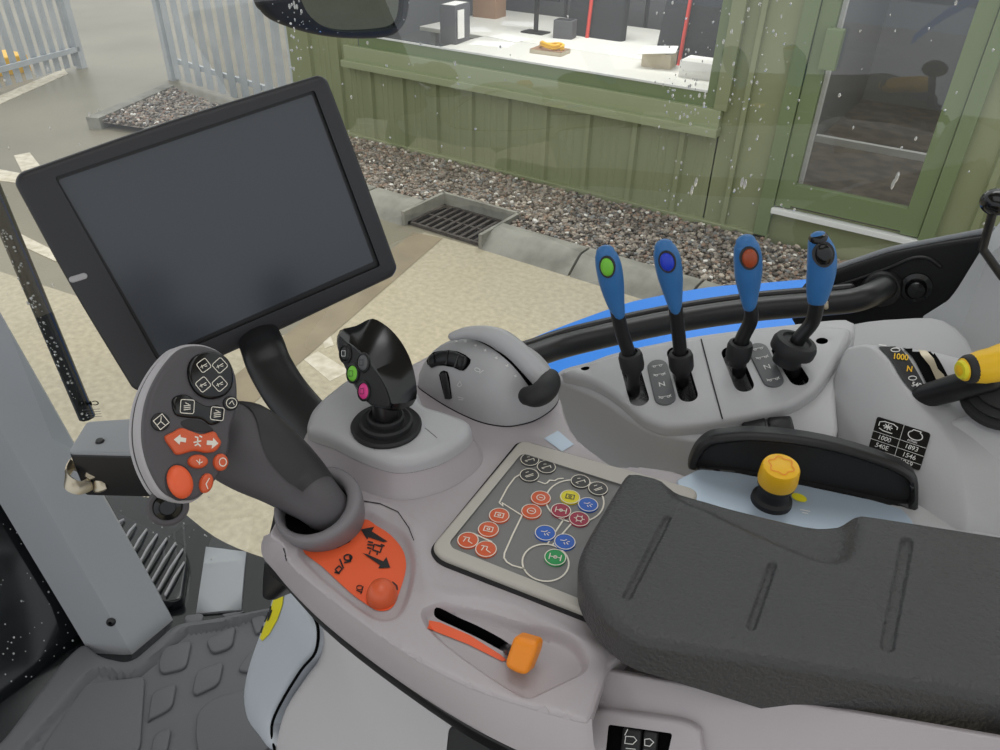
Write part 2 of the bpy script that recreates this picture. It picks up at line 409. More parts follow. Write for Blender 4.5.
def wrap_fill(name, bv, poly, mats, parent=None, lift=.0006, step=3):
    """a thin film (sticker, decal) laid on a curved surface"""
    P = [Vector(p[:2]) for p in resample([Vector(p[:2]) for p in poly], step)]
    if area(P) < 0: P.reverse()
    A = np.array([tuple(p) for p in P]); lo, hi = A.min(0), A.max(0); gx, gy = np.meshgrid(np.arange(lo[0], hi[0], step), np.arange(lo[1], hi[1], step))
    c = np.stack([gx.ravel()+.013, gy.ravel()+.017], 1); c = c[sdf(c, P) > step*.4]
    res = delaunay_2d_cdt(P+[Vector(q) for q in c], [(i, (i+1) % len(P)) for i in range(len(P))], [], 1, 1e-6)
    v = []; ok = {}
    for i, q in enumerate(res[0]):
        h, n = cast(bv, q.x, q.y)
        if h is not None: ok[i] = len(v); v.append(h+n*lift)
    f = [tuple(ok[k] for k in t) for t in res[2] if all(k in ok for k in t)]
    return mk(name, v, f, mats, parent)
def wrap_lines(name, bv, paths, wpx, mats, parent=None, lift=.0008):
    v = []; f = []
    for pts, closed in paths:
        P = resample([Vector(p[:2]) for p in pts], 2.5, closed); n = len(P); b = len(v); good = True; vv = []
        for i in range(n):
            a = P[i-1] if (closed or i) else P[i]; c = P[(i+1) % n] if (closed or i < n-1) else P[i]
            t = (c-a).normalized(); m = Vector((-t.y, t.x))
            for s in (1, -1):
                q = P[i]+m*(s*wpx/2); h, nn = cast(bv, q.x, q.y)
                if h is None: good = False; break
                vv.append(h+nn*lift)
            if not good: break
        if not good: continue
        v += vv; f += [(b+2*i, b+2*i+1, b+2*((i+1) % n)+1, b+2*((i+1) % n)) for i in range(n if closed else n-1)]
    if v: return mk(name, v, f, mats, parent, smooth=False)
def ell(c, a, b, rot=0, n=24, t0=0, t1=2*PI):
    full = abs(t1-t0-2*PI) < 1e-6; k = n if full else n+1
    return [(c[0]+a*math.cos(t0+(t1-t0)*i/n)*math.cos(rot)-b*math.sin(t0+(t1-t0)*i/n)*math.sin(rot), c[1]+a*math.cos(t0+(t1-t0)*i/n)*math.sin(rot)+b*math.sin(t0+(t1-t0)*i/n)*math.cos(rot)) for i in range(k)]
def capsule(a, b, w, n=8):
    a, b = Vector(a[:2]), Vector(b[:2]); t = math.atan2(b.y-a.y, b.x-a.x)
    return [tuple(b+Vector((math.cos(t+x), math.sin(t+x)))*w) for x in [(-PI/2+PI*i/n) for i in range(n+1)]]+[tuple(a+Vector((math.cos(t+x), math.sin(t+x)))*w) for x in [(PI/2+PI*i/n) for i in range(n+1)]]
# small pictograms in a -1..1 square, as polylines
ICON = {
 'ring': [(ell((0, 0), .55, .55, n=14), True), ([(-.25, 0), (.3, 0)], False)],
 'plough': [([(-.7, .35), (.1, .35), (.1, -.2), (.7, -.5)], False), ([(-.3, .35), (-.5, -.45)], False)],
 'gear': [(ell((0, 0), .42, .42, n=12), True)]+[([(.42*math.cos(a), .42*math.sin(a)), (.72*math.cos(a), .72*math.sin(a))], False) for a in [k*PI/3 for k in range(6)]],
 'axle': [([(-.7, .5), (-.7, -.5)], False), ([(.7, .5), (.7, -.5)], False), ([(-.7, 0), (.7, 0)], False), (ell((0, 0), .22, .22, n=8), True)],
 'box': [([(-.55, -.4), (.55, -.4), (.55, .4), (-.55, .4)], True), (ell((0, 0), .18, .18, n=8), True)],
 'tractor': [(ell((-.35, -.25), .4, .4, n=12), True), (ell((.5, -.4), .22, .22, n=10), True), ([(-.5, .2), (-.4, .7), (.1, .7), (.2, .2), (.7, .15), (.7, -.1)], False)],
 'arm': [([(-.6, -.5), (.5, .35), (.7, -.1)], False), ([(-.6, -.5), (-.2, -.55)], False), ([(-.5, .4), (-.1, .55)], False)],
 'lift': [([(-.5, -.5), (.5, .4)], False), ([(-.3, -.6), (.6, .1)], False), ([(-.6, .3), (-.2, .6)], False)],
 'spray': [([(-.6, .1), (-.1, .1), (.2, .4)], False), ([(.2, -.1), (.5, -.4)], False), ([(-.1, -.2), (.1, -.5)], False), ([(.3, .1), (.6, .1)], False)],
 'tree': [([(0, -.6), (0, .6)], False), ([(-.5, .1), (0, -.2), (.5, .1)], False), ([(-.35, .4), (0, .2), (.35, .4)], False)],
}
def icon(k, c, s, rot=0):
    ca, sa = math.cos(rot), math.sin(rot); return [([(c[0]+s*(x*ca-y*sa), c[1]+s*(x*sa+y*ca)) for x, y in p], cl) for p, cl in ICON[k]]

# =================================================================== OUTSIDE: yard, building, fences
GZ = -2.42
Yw = 5.65
gs = [onz(x, y, GZ) for x, y in [(424, 233), (300, 338), (150, 320), (0, 272)]]
sl_v = [Vector((p.x, p.y, GZ+.004)) for p in gs]+[Vector((-9, gs[-1].y-.2, GZ+.004)), Vector((-9, -6, GZ+.004)), Vector((14, -6, GZ+.004)), Vector((14, 4.32, GZ+.004)), Vector((-3.1, 4.32, GZ+.004))]
o = mk('ground_slab', sl_v, [tuple(range(len(sl_v)))], 'ground', smooth=False); tag(o, kind='structure')
ga, gb = onz(428, 236, GZ), onz(306, 338, GZ); gd_ = (gb-ga).normalized(); gn_ = Vector((gd_.y, -gd_.x, 0))*.13
o = mk('ground_gutter', [p+Vector((0, 0, .007)) for p in (ga-gn_, ga+gn_, gb+gn_+gd_*3, gb-gn_+gd_*3)], [(0, 1, 2, 3)], 'gutter', smooth=False); tag(o, kind='structure')
o = mk('ground', [(-40, -6, GZ), (14, -6, GZ), (14, 40, GZ), (-40, 40, GZ)], [(0, 1, 2, 3)], 'tarmac'); tag(o, kind='structure')
def road_line(px, w=None):
    P = [onz(x, y, GZ) for x, y in px]; pl = HZ(GZ)
    o = field('road_marking', pl.off(.006), [(p.x, p.y) for p in P], 'linew', r=0, depth=.006, step=5); tag(o, kind='structure'); return o
for q in [[(-12, 101), (64, 69), (68, 74), (-8, 108)], [(14, 156), (30, 153), (40, 166), (22, 172)], [(-10, 168), (22, 174), (40, 186), (-10, 180)], [(8, 228), (60, 254), (56, 262), (4, 238)],
          [(304, 360), (318, 352), (350, 372), (330, 382)], [(292, 352), (306, 340), (312, 345), (298, 358)], [(322, 340), (331, 337), (334, 346), (325, 349)]]:
    road_line(q)
# gravel bed, kerb stones, drain
KT = -2.3
bed = [onz(100, 117, KT), onz(172, 85, KT), Vector((-7.9, Yw-.06, KT)), Vector((1.2, Yw-.06, KT)), Vector((1.2, 4.63, KT)), Vector((-3.02, 4.63, KT)), Vector((-3.02, 4.9, KT)), Vector((-3.85, 4.9, KT)), Vector((-3.85, 4.63, KT)), Vector((-7.2, 4.63, KT))]
bedxy = [(p.x, p.y) for p in bed]
v = []; f = []
ico_v = [(0, 0, 1), (.89, 0, .45), (.28, .85, .45), (-.72, .53, .45), (-.72, -.53, .45), (.28, -.85, .45), (.72, .53, -.45), (-.28, .85, -.45), (-.89, 0, -.45), (-.28, -.85, -.45), (.72, -.53, -.45), (0, 0, -1)]
ico_f = [(0, 1, 2), (0, 2, 3), (0, 3, 4), (0, 4, 5), (0, 5, 1), (1, 6, 2), (2, 7, 3), (3, 8, 4), (4, 9, 5), (5, 10, 1), (6, 7, 2), (7, 8, 3), (8, 9, 4), (9, 10, 5), (10, 6, 1), (11, 7, 6), (11, 8, 7), (11, 9, 8), (11, 10, 9), (11, 6, 10)]
A = np.array(bedxy); c = np.stack([rng.uniform(A[:, 0].min(), A[:, 0].max(), 30000), rng.uniform(A[:, 1].min(), A[:, 1].max(), 30000)], 1)
c = c[sdf(c, bedxy) > .01]
c = np.concatenate([c, c[rng.permutation(len(c))[:4000]]+.01])
for (x, y) in c:
    s = rng.uniform(.010, .024); a = rng.uniform(0, 6.28); sc = (s*rng.uniform(.8, 1.4), s*rng.uniform(.7, 1.1), s*rng.uniform(.5, .9)); zz = KT-.05+rng.uniform(0, .035); b = len(v)
    ca, sa = math.cos(a), math.sin(a); tl = rng.uniform(-.5, .5)
    for p in ico_v:
        X, Y, Z = p[0]*sc[0], p[1]*sc[1], p[2]*sc[2]; X, Z = X*math.cos(tl)-Z*math.sin(tl), X*math.sin(tl)+Z*math.cos(tl)
        v.append((x+X*ca-Y*sa, y+X*sa+Y*ca, zz+Z))
    f += [tuple(i+b for i in t) for t in ico_f]
b = len(v); v += [(p[0], p[1], KT-.055) for p in bedxy]; f.append(tuple(range(b, b+len(bedxy))))
o = mk('gravel', v, f, 'gravel', smooth=False); tag(o, 'brown and grey gravel strip along the foot of the green building', 'gravel', kind='stuff')
def kerb(x0, x1, label):
    prof = [(4.3, GZ), (4.33, GZ+.03), (4.44, KT-.012), (4.47, KT), (4.6, KT), (4.6, GZ)]
    rings = [[Vector((x, y, z)) for y, z in prof] for x in (x0, x1)]
    tag(loft('curb_stone', rings, 'kerb', sharp=25), label, 'kerb stone', 'kerb stones along the gravel')
ks = [(-7.4, -6.3), (-6.28, -5.2), (-5.18, -4.35), (-4.33, -3.82), (-3.04, -2.28), (-2.26, -1.4), (-1.38, -.5), (-.48, .5)]
kl = ['concrete kerb stone beside the fence behind the monitor', 'concrete kerb stone hidden behind the black monitor screen', 'concrete kerb stone just behind the right edge of the monitor', 'short concrete kerb stone ending left of the drain', 'concrete kerb stone starting right of the iron drain', 'concrete kerb stone behind the green button lever', 'concrete kerb stone behind the orange button lever', 'concrete kerb stone below the glass door behind the levers']
for (a, b), l in zip(ks, kl): kerb(a, b, l)
pl_ = onz(96, 118, KT); q_ = onz(170, 86, KT); d_ = (q_-pl_).normalized(); n_ = Vector((d_.y, -d_.x, 0))
r0 = [pl_-n_*.12+Vector((0, 0, GZ-KT)), pl_-n_*.12, pl_+n_*.03, pl_+n_*.03+Vector((0, 0, GZ-KT))]
tag(loft('curb_stone', [r0, [p+d_*1.5 for p in r0]], 'kerb', sharp=25), 'kerb stone edging the end of the gravel beside the fence', 'kerb stone', 'kerb stones along the gravel')
dr = thing('storm_drain', 'rusty iron drain grate set in a notch of the concrete kerb', 'drain', (-3.42, 4.55, GZ))
m = MB(); zf = (GZ+KT)/2
m.box((-3.81, 4.58, zf), (.015, 0, 0), (0, .27, 0), (0, 0, .06)); m.box((-3.05, 4.58, zf), (.015, 0, 0), (0, .27, 0), (0, 0, .06)); m.box((-3.43, 4.85, zf), (.39, 0, 0), (0, .015, 0), (0, 0, .06))
m.build('surround', 'kerb', dr)
m = MB()
for (a, b) in (((-3.78, 4.36), (-3.08, 4.36)), ((-3.78, 4.82), (-3.08, 4.82)), ((-3.78, 4.36), (-3.78, 4.82)), ((-3.08, 4.36), (-3.08, 4.82))):
    m.box(((a[0]+b[0])/2, (a[1]+b[1])/2, GZ+.014), ((b[0]-a[0])/2+.012, 0, 0), (0, (b[1]-a[1])/2+.012, 0), (0, 0, .012))
m.build('grate_frame', 'iron', dr)
for i in range(9):
    x = -3.70+i*.069; box('bar', (x-.013, 4.36, GZ+.004), (x+.013, 4.82, GZ+.024), 'iron', dr)
box('cross_bar', (-3.78, 4.58, GZ+.004), (-3.08, 4.6, GZ+.02), 'iron', dr)
mk('pit', [(-3.78, 4.36, GZ+.002), (-3.08, 4.36, GZ+.002), (-3.08, 4.82, GZ+.002), (-3.78, 4.82, GZ+.002)], [(0, 1, 2, 3)], 'hole', dr)

# green clad building
WL, WR = -6.4, 1.6; SILZ = -1.55; BASEZ = -2.4; TOPZ = 1.0; WX0, WX1 = -5.42, -1.86; DX0, DX1 = -1.275, -.285; DZ = -2.06
def clad(x0, x1, z0, z1, ribs, m):
    """one run of ribbed sheet, pressed profile in plan"""
    xs = [(x0, 0)]
    for rx in ribs:
        if x0+.06 < rx < x1-.06:
            xs += [(rx-.036, 0), (rx-.02, -.032), (rx+.02, -.032), (rx+.036, 0)]
            for k in (.135, .2, .265):
                if rx+k+.02 < x1: xs += [(rx+k-.014, 0), (rx+k-.006, -.005), (rx+k+.006, -.005), (rx+k+.014, 0)]
    xs.append((x1, 0)); n = len(xs)
    v = [(x, Yw+y, z) for z in (z0, z1) for x, y in xs]+[(x, Yw+.12, z) for z in (z0, z1) for x, y in (xs[0], xs[-1])]
    m.add(v[:2*n], [(i, i+1, n+i+1, n+i) for i in range(n-1)])
ribs = [-5.304-.405*k for k in range(1, 4)][::-1]+[-5.304, -4.9, -4.5, -4.095, -3.702, -3.309, -2.898, -2.474, -2.073]
m = MB(); clad(WL, WX1+.06, BASEZ, SILZ, ribs, m); clad(WL, WX0-.02, SILZ, TOPZ, ribs, m); clad(WX1+.05, DX0, BASEZ, TOPZ, [], m); clad(WX1, WX1+.05, SILZ, TOPZ, [], m)
clad(DX1, WR, BASEZ, TOPZ, [.02, .42, .82], m); clad(DX0, DX1, BASEZ, DZ, [], m)
m.box((WL-.0, Yw+.09, (BASEZ+TOPZ)/2), (.02, 0, 0), (0, .09, 0), (0, 0, (TOPZ-BASEZ)/2))
tag(m.build('wall_back', 'cladding'), kind='structure')
# flashings
def trim(n, lo, hi, mt='sill', bev=.006): o = box(n, lo, hi, mt, bev=bev); tag(o, kind='structure'); return o
trim('trim_1', (WX0-.18, Yw-.10, SILZ-.09), (WX1+.07, Yw+.02, SILZ-.03))
trim('trim_2', (WX0-.17, Yw-.055, SILZ-.03), (WX1+.06, Yw+.02, SILZ+.10))
trim('trim_3', (WL-.01, Yw-.05, BASEZ), (DX0, Yw+.01, BASEZ+.10), 'cladding')
trim('trim_4', (WX1+.0, Yw-.055, SILZ+.1), (WX1+.10, Yw+.02, TOPZ), 'cladding')
trim('trim_5', (WX1+.2, Yw-.035, BASEZ+.1), (WX1+.24, Yw+.02, TOPZ), 'cladding')
trim('trim_6', (DX0-.11, Yw-.05, BASEZ+.02), (DX0-.005, Yw+.02, TOPZ), 'gframe')
trim('trim_7', (DX1+.005, Yw-.05, BASEZ+.1), (DX1+.1, Yw+.02, TOPZ), 'gframe')
# window
w = thing('window_1', None, None, (WX0, Yw, SILZ+.1)); tag(w, kind='structure')
m = MB(); fz = SILZ+.1
m.box(((WX0+WX1)/2, Yw+.02, fz+.05), ((WX1-WX0)/2, 0, 0), (0, .03, 0), (0, 0, .05))
m.box((WX0+.03, Yw+.02, (fz+.1+TOPZ)/2), (.03, 0, 0), (0, .03, 0), (0, 0, (TOPZ-fz-.1)/2)); m.box((WX1-.04, Yw+.02, (fz+.1+TOPZ)/2), (.04, 0, 0), (0, .03, 0), (0, 0, (TOPZ-fz-.1)/2))
m.build('window_frame', 'gframe', w)
box('glazing_bead', (WX0+.06, Yw-.018, fz+.1), (WX1-.08, Yw-.008, fz+.115), 'white', w)
mk('pane', [(WX0+.05, Yw+.03, fz+.09), (WX1-.07, Yw+.03, fz+.09), (WX1-.07, Yw+.03, TOPZ), (WX0+.05, Yw+.03, TOPZ)], [(0, 1, 2, 3)], 'glass', w)
# door
d = thing('door_1', None, None, (DX0, Yw, DZ)); tag(d, kind='structure')
m = MB(); gx0, gx1, gz0 = -1.16, -.4, -1.88
m.box(((DX0+gx0)/2, Yw, (DZ+TOPZ)/2), ((gx0-DX0)/2, 0, 0), (0, .03, 0), (0, 0, (TOPZ-DZ)/2)); m.box(((DX1+gx1)/2, Yw, (DZ+TOPZ)/2), ((DX1-gx1)/2, 0, 0), (0, .03, 0), (0, 0, (TOPZ-DZ)/2))
m.box(((gx0+gx1)/2, Yw, (DZ+gz0)/2+.01), ((gx1-gx0)/2, 0, 0), (0, .03, 0), (0, 0, (gz0-DZ)/2-.01)); m.build('door_frame', 'gframe', d)
mk('pane', [(gx0-.01, Yw, gz0-.01), (gx1+.01, Yw, gz0-.01), (gx1+.01, Yw, TOPZ), (gx0-.01, Yw, TOPZ)], [(0, 1, 2, 3)], 'glass', d)
box('threshold', (DX0-.01, Yw-.07, DZ-.05), (DX1+.02, Yw+.02, DZ-.012), 'white', d, bev=.004)
hp = ony(832, 50, Yw-.06); box('hinge_block', (hp.x-.06, Yw-.09, hp.z-.12), (hp.x+.05, Yw-.02, hp.z+.13), 'gframe', d, bev=.01)
box('keeper_plate', (hp.x-.05, Yw-.04, hp.z+.3), (hp.x-.01, Yw-.028, hp.z+.42), 'galv', d)
# office inside
FZ = -2.1
tag(mk('floor', [(-6.3, Yw+.06, FZ), (1.5, Yw+.06, FZ), (1.5, 9.6, FZ), (-6.3, 9.6, FZ)], [(0, 1, 2, 3)], 'officefloor'), kind='structure')
tag(mk('wall_far', [(-6.3, 9.6, FZ), (1.5, 9.6, FZ), (1.5, 9.6, 1), (-6.3, 9.6, 1)], [(0, 1, 2, 3)], 'officewall'), kind='structure')
tag(mk('wall_left', [(-6.3, Yw+.06, FZ), (-6.3, 9.6, FZ), (-6.3, 9.6, 1), (-6.3, Yw+.06, 1)], [(0, 1, 2, 3)], 'officewall'), kind='structure')
tag(mk('wall_right', [(1.5, Yw+.06, FZ), (1.5, 9.6, FZ), (1.5, 9.6, 1), (1.5, Yw+.06, 1)], [(0, 1, 2, 3)], 'officewall'), kind='structure')
tag(box('wall_partition', (-1.62, Yw+.1, FZ), (-1.5, 9.6, 1), 'officewall'), kind='structure')
tag(mk('ceiling', [(-6.4, Yw, 1), (1.6, Yw, 1), (1.6, 9.7, 1), (-6.4, 9.7, 1)], [(0, 1, 2, 3)], 'officewall'), kind='structure')
tag(box('trim_8', (-1.5, 7.6, FZ), (1.5, 7.66, FZ+.06), 'white'), kind='structure')
tag(box('trim_9', (-1.3, 6.0, FZ), (-1.2, 6.06, 1), 'white'), kind='structure')
# desk and what is on it
DT = -1.43
dk = thing('office_desk', 'long white desk inside the office window', 'desk', (-3.4, 6.4, FZ))
box('desk_top', (-4.75, Yw+.09, DT-.04), (-1.66, 6.75, DT), 'desk', dk, bev=.008)
sk = thing('side_desk', 'pale side desk joining the back of the long office desk', 'desk', (-4.3, 7.5, FZ))
box('desk_top', (-5.6, 6.77, DT-.04), (-3.0, 8.3, DT), 'desk', sk, bev=.008)
for x, y in ((-5.5, 6.9), (-3.1, 6.9), (-5.5, 8.2), (-3.1, 8.2)): box('leg', (x-.03, y-.03, FZ), (x+.03, y+.03, DT-.04), 'galv', sk)
for x in (-4.6, -1.8):
    for y in (5.85, 6.65): box('leg', (x-.03, y-.03, FZ), (x+.03, y+.03, DT-.04), 'galv', dk)
def onD(px, py, z=DT): return onz(px, py, z)
def cuboid(name, px, w_, d_, h_, rot, mats, label, cat, z=DT, group=None, parts=None):
    p = onD(*px, z); t = thing(name, label, cat, p, group); ca, sa = math.cos(rot), math.sin(rot); pl = Plane(p+Vector((0, 0, h_)), (0, 0, 1), (ca, sa, 0))
    field('body', pl, fillet([(-w_/2, 0), (w_/2, 0), (w_/2, d_), (-w_/2, d_)], .004, 2), mats, t, r=.003, depth=h_, step=9)
    return t, pl, p
t, pl, p = cuboid('box_file', (448, 44), .17, .3, .34, .15, 'greyb', 'dark grey box file standing at the left end of the office desk', 'box file')
fillshape('paper_edge', pl, [[(-.07, .02), (.07, .02), (.07, .28), (-.07, .28)]], 'paper', t, lift=.0012)
box('spine_label', (p.x+.087, p.y+.04, p.z+.05), (p.x+.094, p.y+.14, p.z+.3), 'paper', t)
t, pl, p = cuboid('cardboard_box', (484, 18), .3, .25, .22, .1, 'card', 'brown cardboard box behind the box file on the desk', 'box'); fillshape('tape', pl, [[(-.15, .1), (.15, .1), (.15, .14), (-.15, .14)]], 'paper', t, lift=.001)
t, pl, p = cuboid('desk_organiser', (562, 39), .2, .16, .17, .2, 'greyb', 'dark grey desk organiser box in the middle of the desk', 'box'); fillshape('slot', pl, [[(-.08, .02), (.08, .02), (.08, .06), (-.08, .06)], [(-.08, .09), (.08, .09), (.08, .13), (-.08, .13)]], 'hole', t, lift=.001)
t, pl, p = cuboid('closed_book', (545, 55), .32, .22, .035, .1, 'pages', 'beige covered book under the yellow cord on the desk', 'book'); fillshape('cover', pl, [[(-.16, 0), (.16, 0), (.16, .22), (-.16, .22)]], 'card', t, lift=.002)
yc = p+Vector((0, .1, .045)); pts = [yc+Vector((.11*math.cos(a)*(1+.2*math.sin(3*a)), .06*math.sin(a), .012*math.sin(2*a))) for a in [k*2*PI/26 for k in range(52)]]
tag(sweep('coiled_cord', [p_+Vector((0, 0, .0009*i)) for i, p_ in enumerate(pts)], [.013]*52, 'yellow', n=8), 'yellow coiled cord lying on the beige book', 'cord')
t, pl, p = cuboid('book_stack', (655, 68), .26, .2, .12, .12, 'pages', 'thick paperback book with pale pages on the desk right', 'book'); fillshape('cover', pl, [[(-.135, -.01), (.135, -.01), (.135, .21), (-.135, .21)]], 'paper', t, lift=.002)
sh = Plane(p+Vector((.02, -.03, .13)), (-.05, -.1, 1), (1, .35, 0)); tag(field('loose_paper', sh, fillet([(-.17, -.02), (.15, -.01), (.16, .22), (-.15, .24)], .01), 'paper', r=0, depth=.004, step=1), 'crumpled printed paper lying on the thick book', 'paper')
t, pl, p = cuboid('white_carton', (695, 79), .3, .26, .13, .05, 'paper', 'white carton at the right end of the desk', 'box'); fillshape('flap', pl, [[(-.14, .01), (.14, .01), (.14, .13), (-.14, .13)]], 'desk', t, lift=.001)
for i, (px, r, l) in enumerate([((492, 44), .3, 'white sheet of paper in front of the box file'), ((520, 24), .5, 'white sheet of paper behind the box file'), ((585, 18), .6, 'white sheet of paper behind the desk organiser'), ((470, 30), .9, 'white sheet of paper between the box file and the carton'), ((510, 38), -.2, 'white sheet of paper left of the beige book')]):
    p = onD(*px, DT); pl = Plane(p+Vector((0, 0, .004)), (0, 0, 1), (math.cos(r), math.sin(r), 0)); tag(field('paper_sheet', pl, [(-.2, -.13), (.2, -.13), (.2, .13), (-.2, .13)], 'paper', r=0, depth=.004, step=1), l, 'paper', 'papers on the desk')
st = thing('monitor_stand', 'black desk stand with a thin post between the papers', 'stand', onD(535, 33)); p = ROOTPOS[st.name]
box('base', (p.x-.13, p.y-.08, p.z), (p.x+.13, p.y+.1, p.z+.015), 'black', st, bev=.004); box('post', (p.x-.02, p.y, p.z+.015), (p.x+.02, p.y+.03, p.z+.45), 'black', st); box('screen', (p.x-.28, p.y-.03, p.z+.32), (p.x+.28, p.y-.001, p.z+.66), 'black', st, bev=.006)
for i, (px, l) in enumerate([((645, 22), 'black office chair with red piping, left one behind the desk'), ((715, 40), 'black office chair with red piping, right one behind the desk')]):
    p = onz(*px, DT); p = Vector((p.x, 7.0, FZ)); t = thing('office_chair', l, 'chair', p, 'office chairs')
    field('seat', HZ(-1.62), fillet([(p.x-.3, 6.9), (p.x+.3, 6.9), (p.x+.3, 7.45), (p.x-.3, 7.45)], .06), 'chairblk', t, r=.03, depth=.1, step=.2)
    field('backrest', Plane((p.x, 7.38, -1.55), (0, -1, .12), (1, 0, 0)), fillet([(-.33, 0), (.33, 0), (.3, .75), (-.3, .75)], .1), 'chairblk', t, r=.03, depth=.1, step=.2)
    for s in (-.05,): sweep('piping', [(p.x+s, 6.89, -1.6), (p.x+s, 7.2, -1.605), (p.x+s, 7.36, -1.55), (p.x+s*.9, 7.42, -.85)], [.02]*4, 'red', t, n=8)
    sweep('post', [(p.x, 7.2, FZ+.06), (p.x, 7.2, -1.7)], [.03]*2, 'galv', t); 
    for k in range(5): a = k*2*PI/5; sweep('leg', [(p.x, 7.2, FZ+.08), (p.x+.28*math.cos(a), 7.2+.28*math.sin(a), FZ+.03)], [.025, .018], 'black', t, n=8)
# low seat with red stripes pushes the dark mass behind the desk
cb = thing('storage_cabinet', 'dark grey low cabinet against the far office wall', 'cabinet', (-3.6, 8.9, FZ))
box('body', (-5.9, 8.6, FZ), (-1.7, 9.2, -.7), 'chairblk', cb)
for k in range(4): box('door', (-5.85+k*1.04, 8.57, FZ+.08), (-4.86+k*1.04, 8.6, -.76), 'greyb', cb)
# palisade fences
def pale_fence(name, label, A, B, n, h, mtl, cap=True, gate=False):
    t = thing(name, label, 'fence', A); D = (B-A); L = D.length; D.normalize(); Nn = Vector((D.y, -D.x, 0))
    for zz in (.25, h-.35):
        mm = MB(); mm.box(A+D*L/2+Vector((0, 0, zz))-Nn*.03, D*L/2, Nn*.02, Vector((0, 0, .03))); mm.build('rail', 'galv', t)
    for i in range(n):
        c = A+D*(L*(i+.5)/n); wd = L/n*.32; ring = []
        for z, s in ((.04, 1), (h-.12, 1), (h, .15)):
            ring.append([c+D*(-wd*s)+Vector((0, 0, z)), c+D*(-wd*.3*s)+Nn*.03+Vector((0, 0, z)), c+D*(wd*.3*s)+Nn*.03+Vector((0, 0, z)), c+D*(wd*s)+Vector((0, 0, z)), c+D*(wd*.3*s)+Nn*.022+Vector((0, 0, z)), c+D*(-wd*.3*s)+Nn*.022+Vector((0, 0, z))])
        loft('pale', ring, mtl, t, sharp=20)
    for k in (0, 1):
        c = A+D*(L*k); mm = MB(); mm.box(c+Vector((0, 0, h/2)), D*.05, Nn*.05, Vector((0, 0, h/2))); mm.build('post', 'galv', t)
    return t
a = onz(174, 80, GZ); b_ = Vector((WL-.1, Yw+.2, GZ)); a.z = GZ
pale_fence('palisade_fence', 'grey steel palisade fence joining the green building', a, b_, 11, 2.6, 'galv')
pale_fence('palisade_gate', 'open grey steel palisade gate at the far left of the yard', onz(82, 68, GZ), onz(-40, 104, GZ), 12, 2.4, 'galv')
yb = onz(6, 72, GZ); tag(box('yellow_block', (yb.x-.3, yb.y-.25, GZ), (yb.x+.2, yb.y+.25, GZ+.22), 'yellow', bev=.03), 'yellow block on the ground behind the open gate', 'block')

# =================================================================== TRACTOR: outside bits seen through the glass
# rear fender
far = [(470, 386), (500, 361), (530, 339), (560, 326), (620, 304), (650, 296), (710, 285), (760, 281), (806, 277), (860, 275), (930, 275)]
fr = [ony(x, y, 1.62) for x, y in far]
rings = []
for yy, dz in ((1.62, -.10), (1.62, -.01), (1.605, 0), (1.45, 0), (1.2, -.005), (1.05, -.012), (1.05, -.06)):
    rings.append([Vector((p.x, yy, p.z+dz)) for p in catmull(fr, 4, False)])
tag(loft('rear_fender', rings, 'fender', caps=False, closed=False), 'bright blue tractor fender outside the side window', 'fender')
# wing mirror
D = .95*1.7
mpl = Plane(ond(335, 5, D), Vector((.93, .12, -.30)).normalized()-ray(345, 10).normalized(), cx)
mt = thing('wing_mirror', 'black wing mirror with rain on its housing at the top', 'mirror', ond(335, 15, D))
hs = catmull([(256, -30), (258, 2), (264, 13), (278, 24), (310, 35), (345, 40.5), (385, 40), (403, 32), (412, 12), (413, -30), (400, -60), (330, -70), (270, -60)], 4)
gl = catmull([(292, -30), (302, 2), (312, 18), (329, 29), (351, 32.5), (387, 30), (400, 23), (404, 4), (404, -30), (390, -52), (330, -62), (300, -50)], 4)
field('housing', mpl, mpl.uvs([p[:2] for p in [tuple(q)+(0,) if False else (q.x, q.y) for q in [Vector(z) for z in hs]]]), ['blackm', 'black'], mt, holes=[mpl.uvs([(q.x, q.y) for q in gl])], r=.02, depth=.09, step=.012, hole_depth=.012, hole_mat=1, taper=-.02)
mg = mpl.off(-.0105); field('mirror_glass', mg, mg.uvs([(q.x, q.y) for q in gl]), 'mirror', mt, r=0, depth=.0012, step=.02)
sweep('arm', [mpl.p(0, .08, -.05), mpl.p(.0, .35, -.08), mpl.p(.1, .5, -.05)], [.02]*3, 'black', mt)

# cab glass: a curved upright pane from the front pillar round to the rear pillar
gp = catmull([Vector((-1.16, .40, 0)), Vector((-1.0, .55, 0)), Vector((-.78, .75, 0)), Vector((-.45, .97, 0)), (-.1, 1.09, 0), (.3, 1.15, 0), (.75, 1.19, 0)], 10, False)
def gl_at(t):
    i = min(int(t*(len(gp)-1)), len(gp)-2); k = t*(len(gp)-1)-i; return gp[i].lerp(gp[i+1], k)
def on_glass(px, py):
    d = ray(px, py); best = None
    for a, b in zip(gp[:-1], gp[1:]):
        n = Vector(((b-a).y, -(b-a).x, 0)); den = d.dot(n)
        if abs(den) < 1e-9: continue
        P = d*(a.dot(n)/den); t = (Vector((P.x, P.y, 0))-a).dot(b-a)/(b-a).length_squared
        if P.y > 0 and -.001 <= t <= 1.001: return P, (n if n.dot(d) < 0 else -n).normalized()
    return None, None
rows = [[Vector((p.x, p.y, z)) for p in gp] for z in (-1.2, -.6, 0, .62)]
g = loft('window_2', rows, 'cabglass', caps=False, closed=False); tag(g, kind='structure')
# upright black post outside the glass
pa, pb = on_glass(82, 424)[0], on_glass(-1, 230)[0]
o_ = Vector((-.012, .016, 0)); pa += o_; pb += o_
d_ = (pb-pa).normalized(); sw = sweep('grab_rail', [pa, pb, pb+d_*.4], [.0135]*3, 'glasblk', n=10, round_ends=False); tag(sw, 'black upright rail spotted with rain beside the front pillar', 'rail')

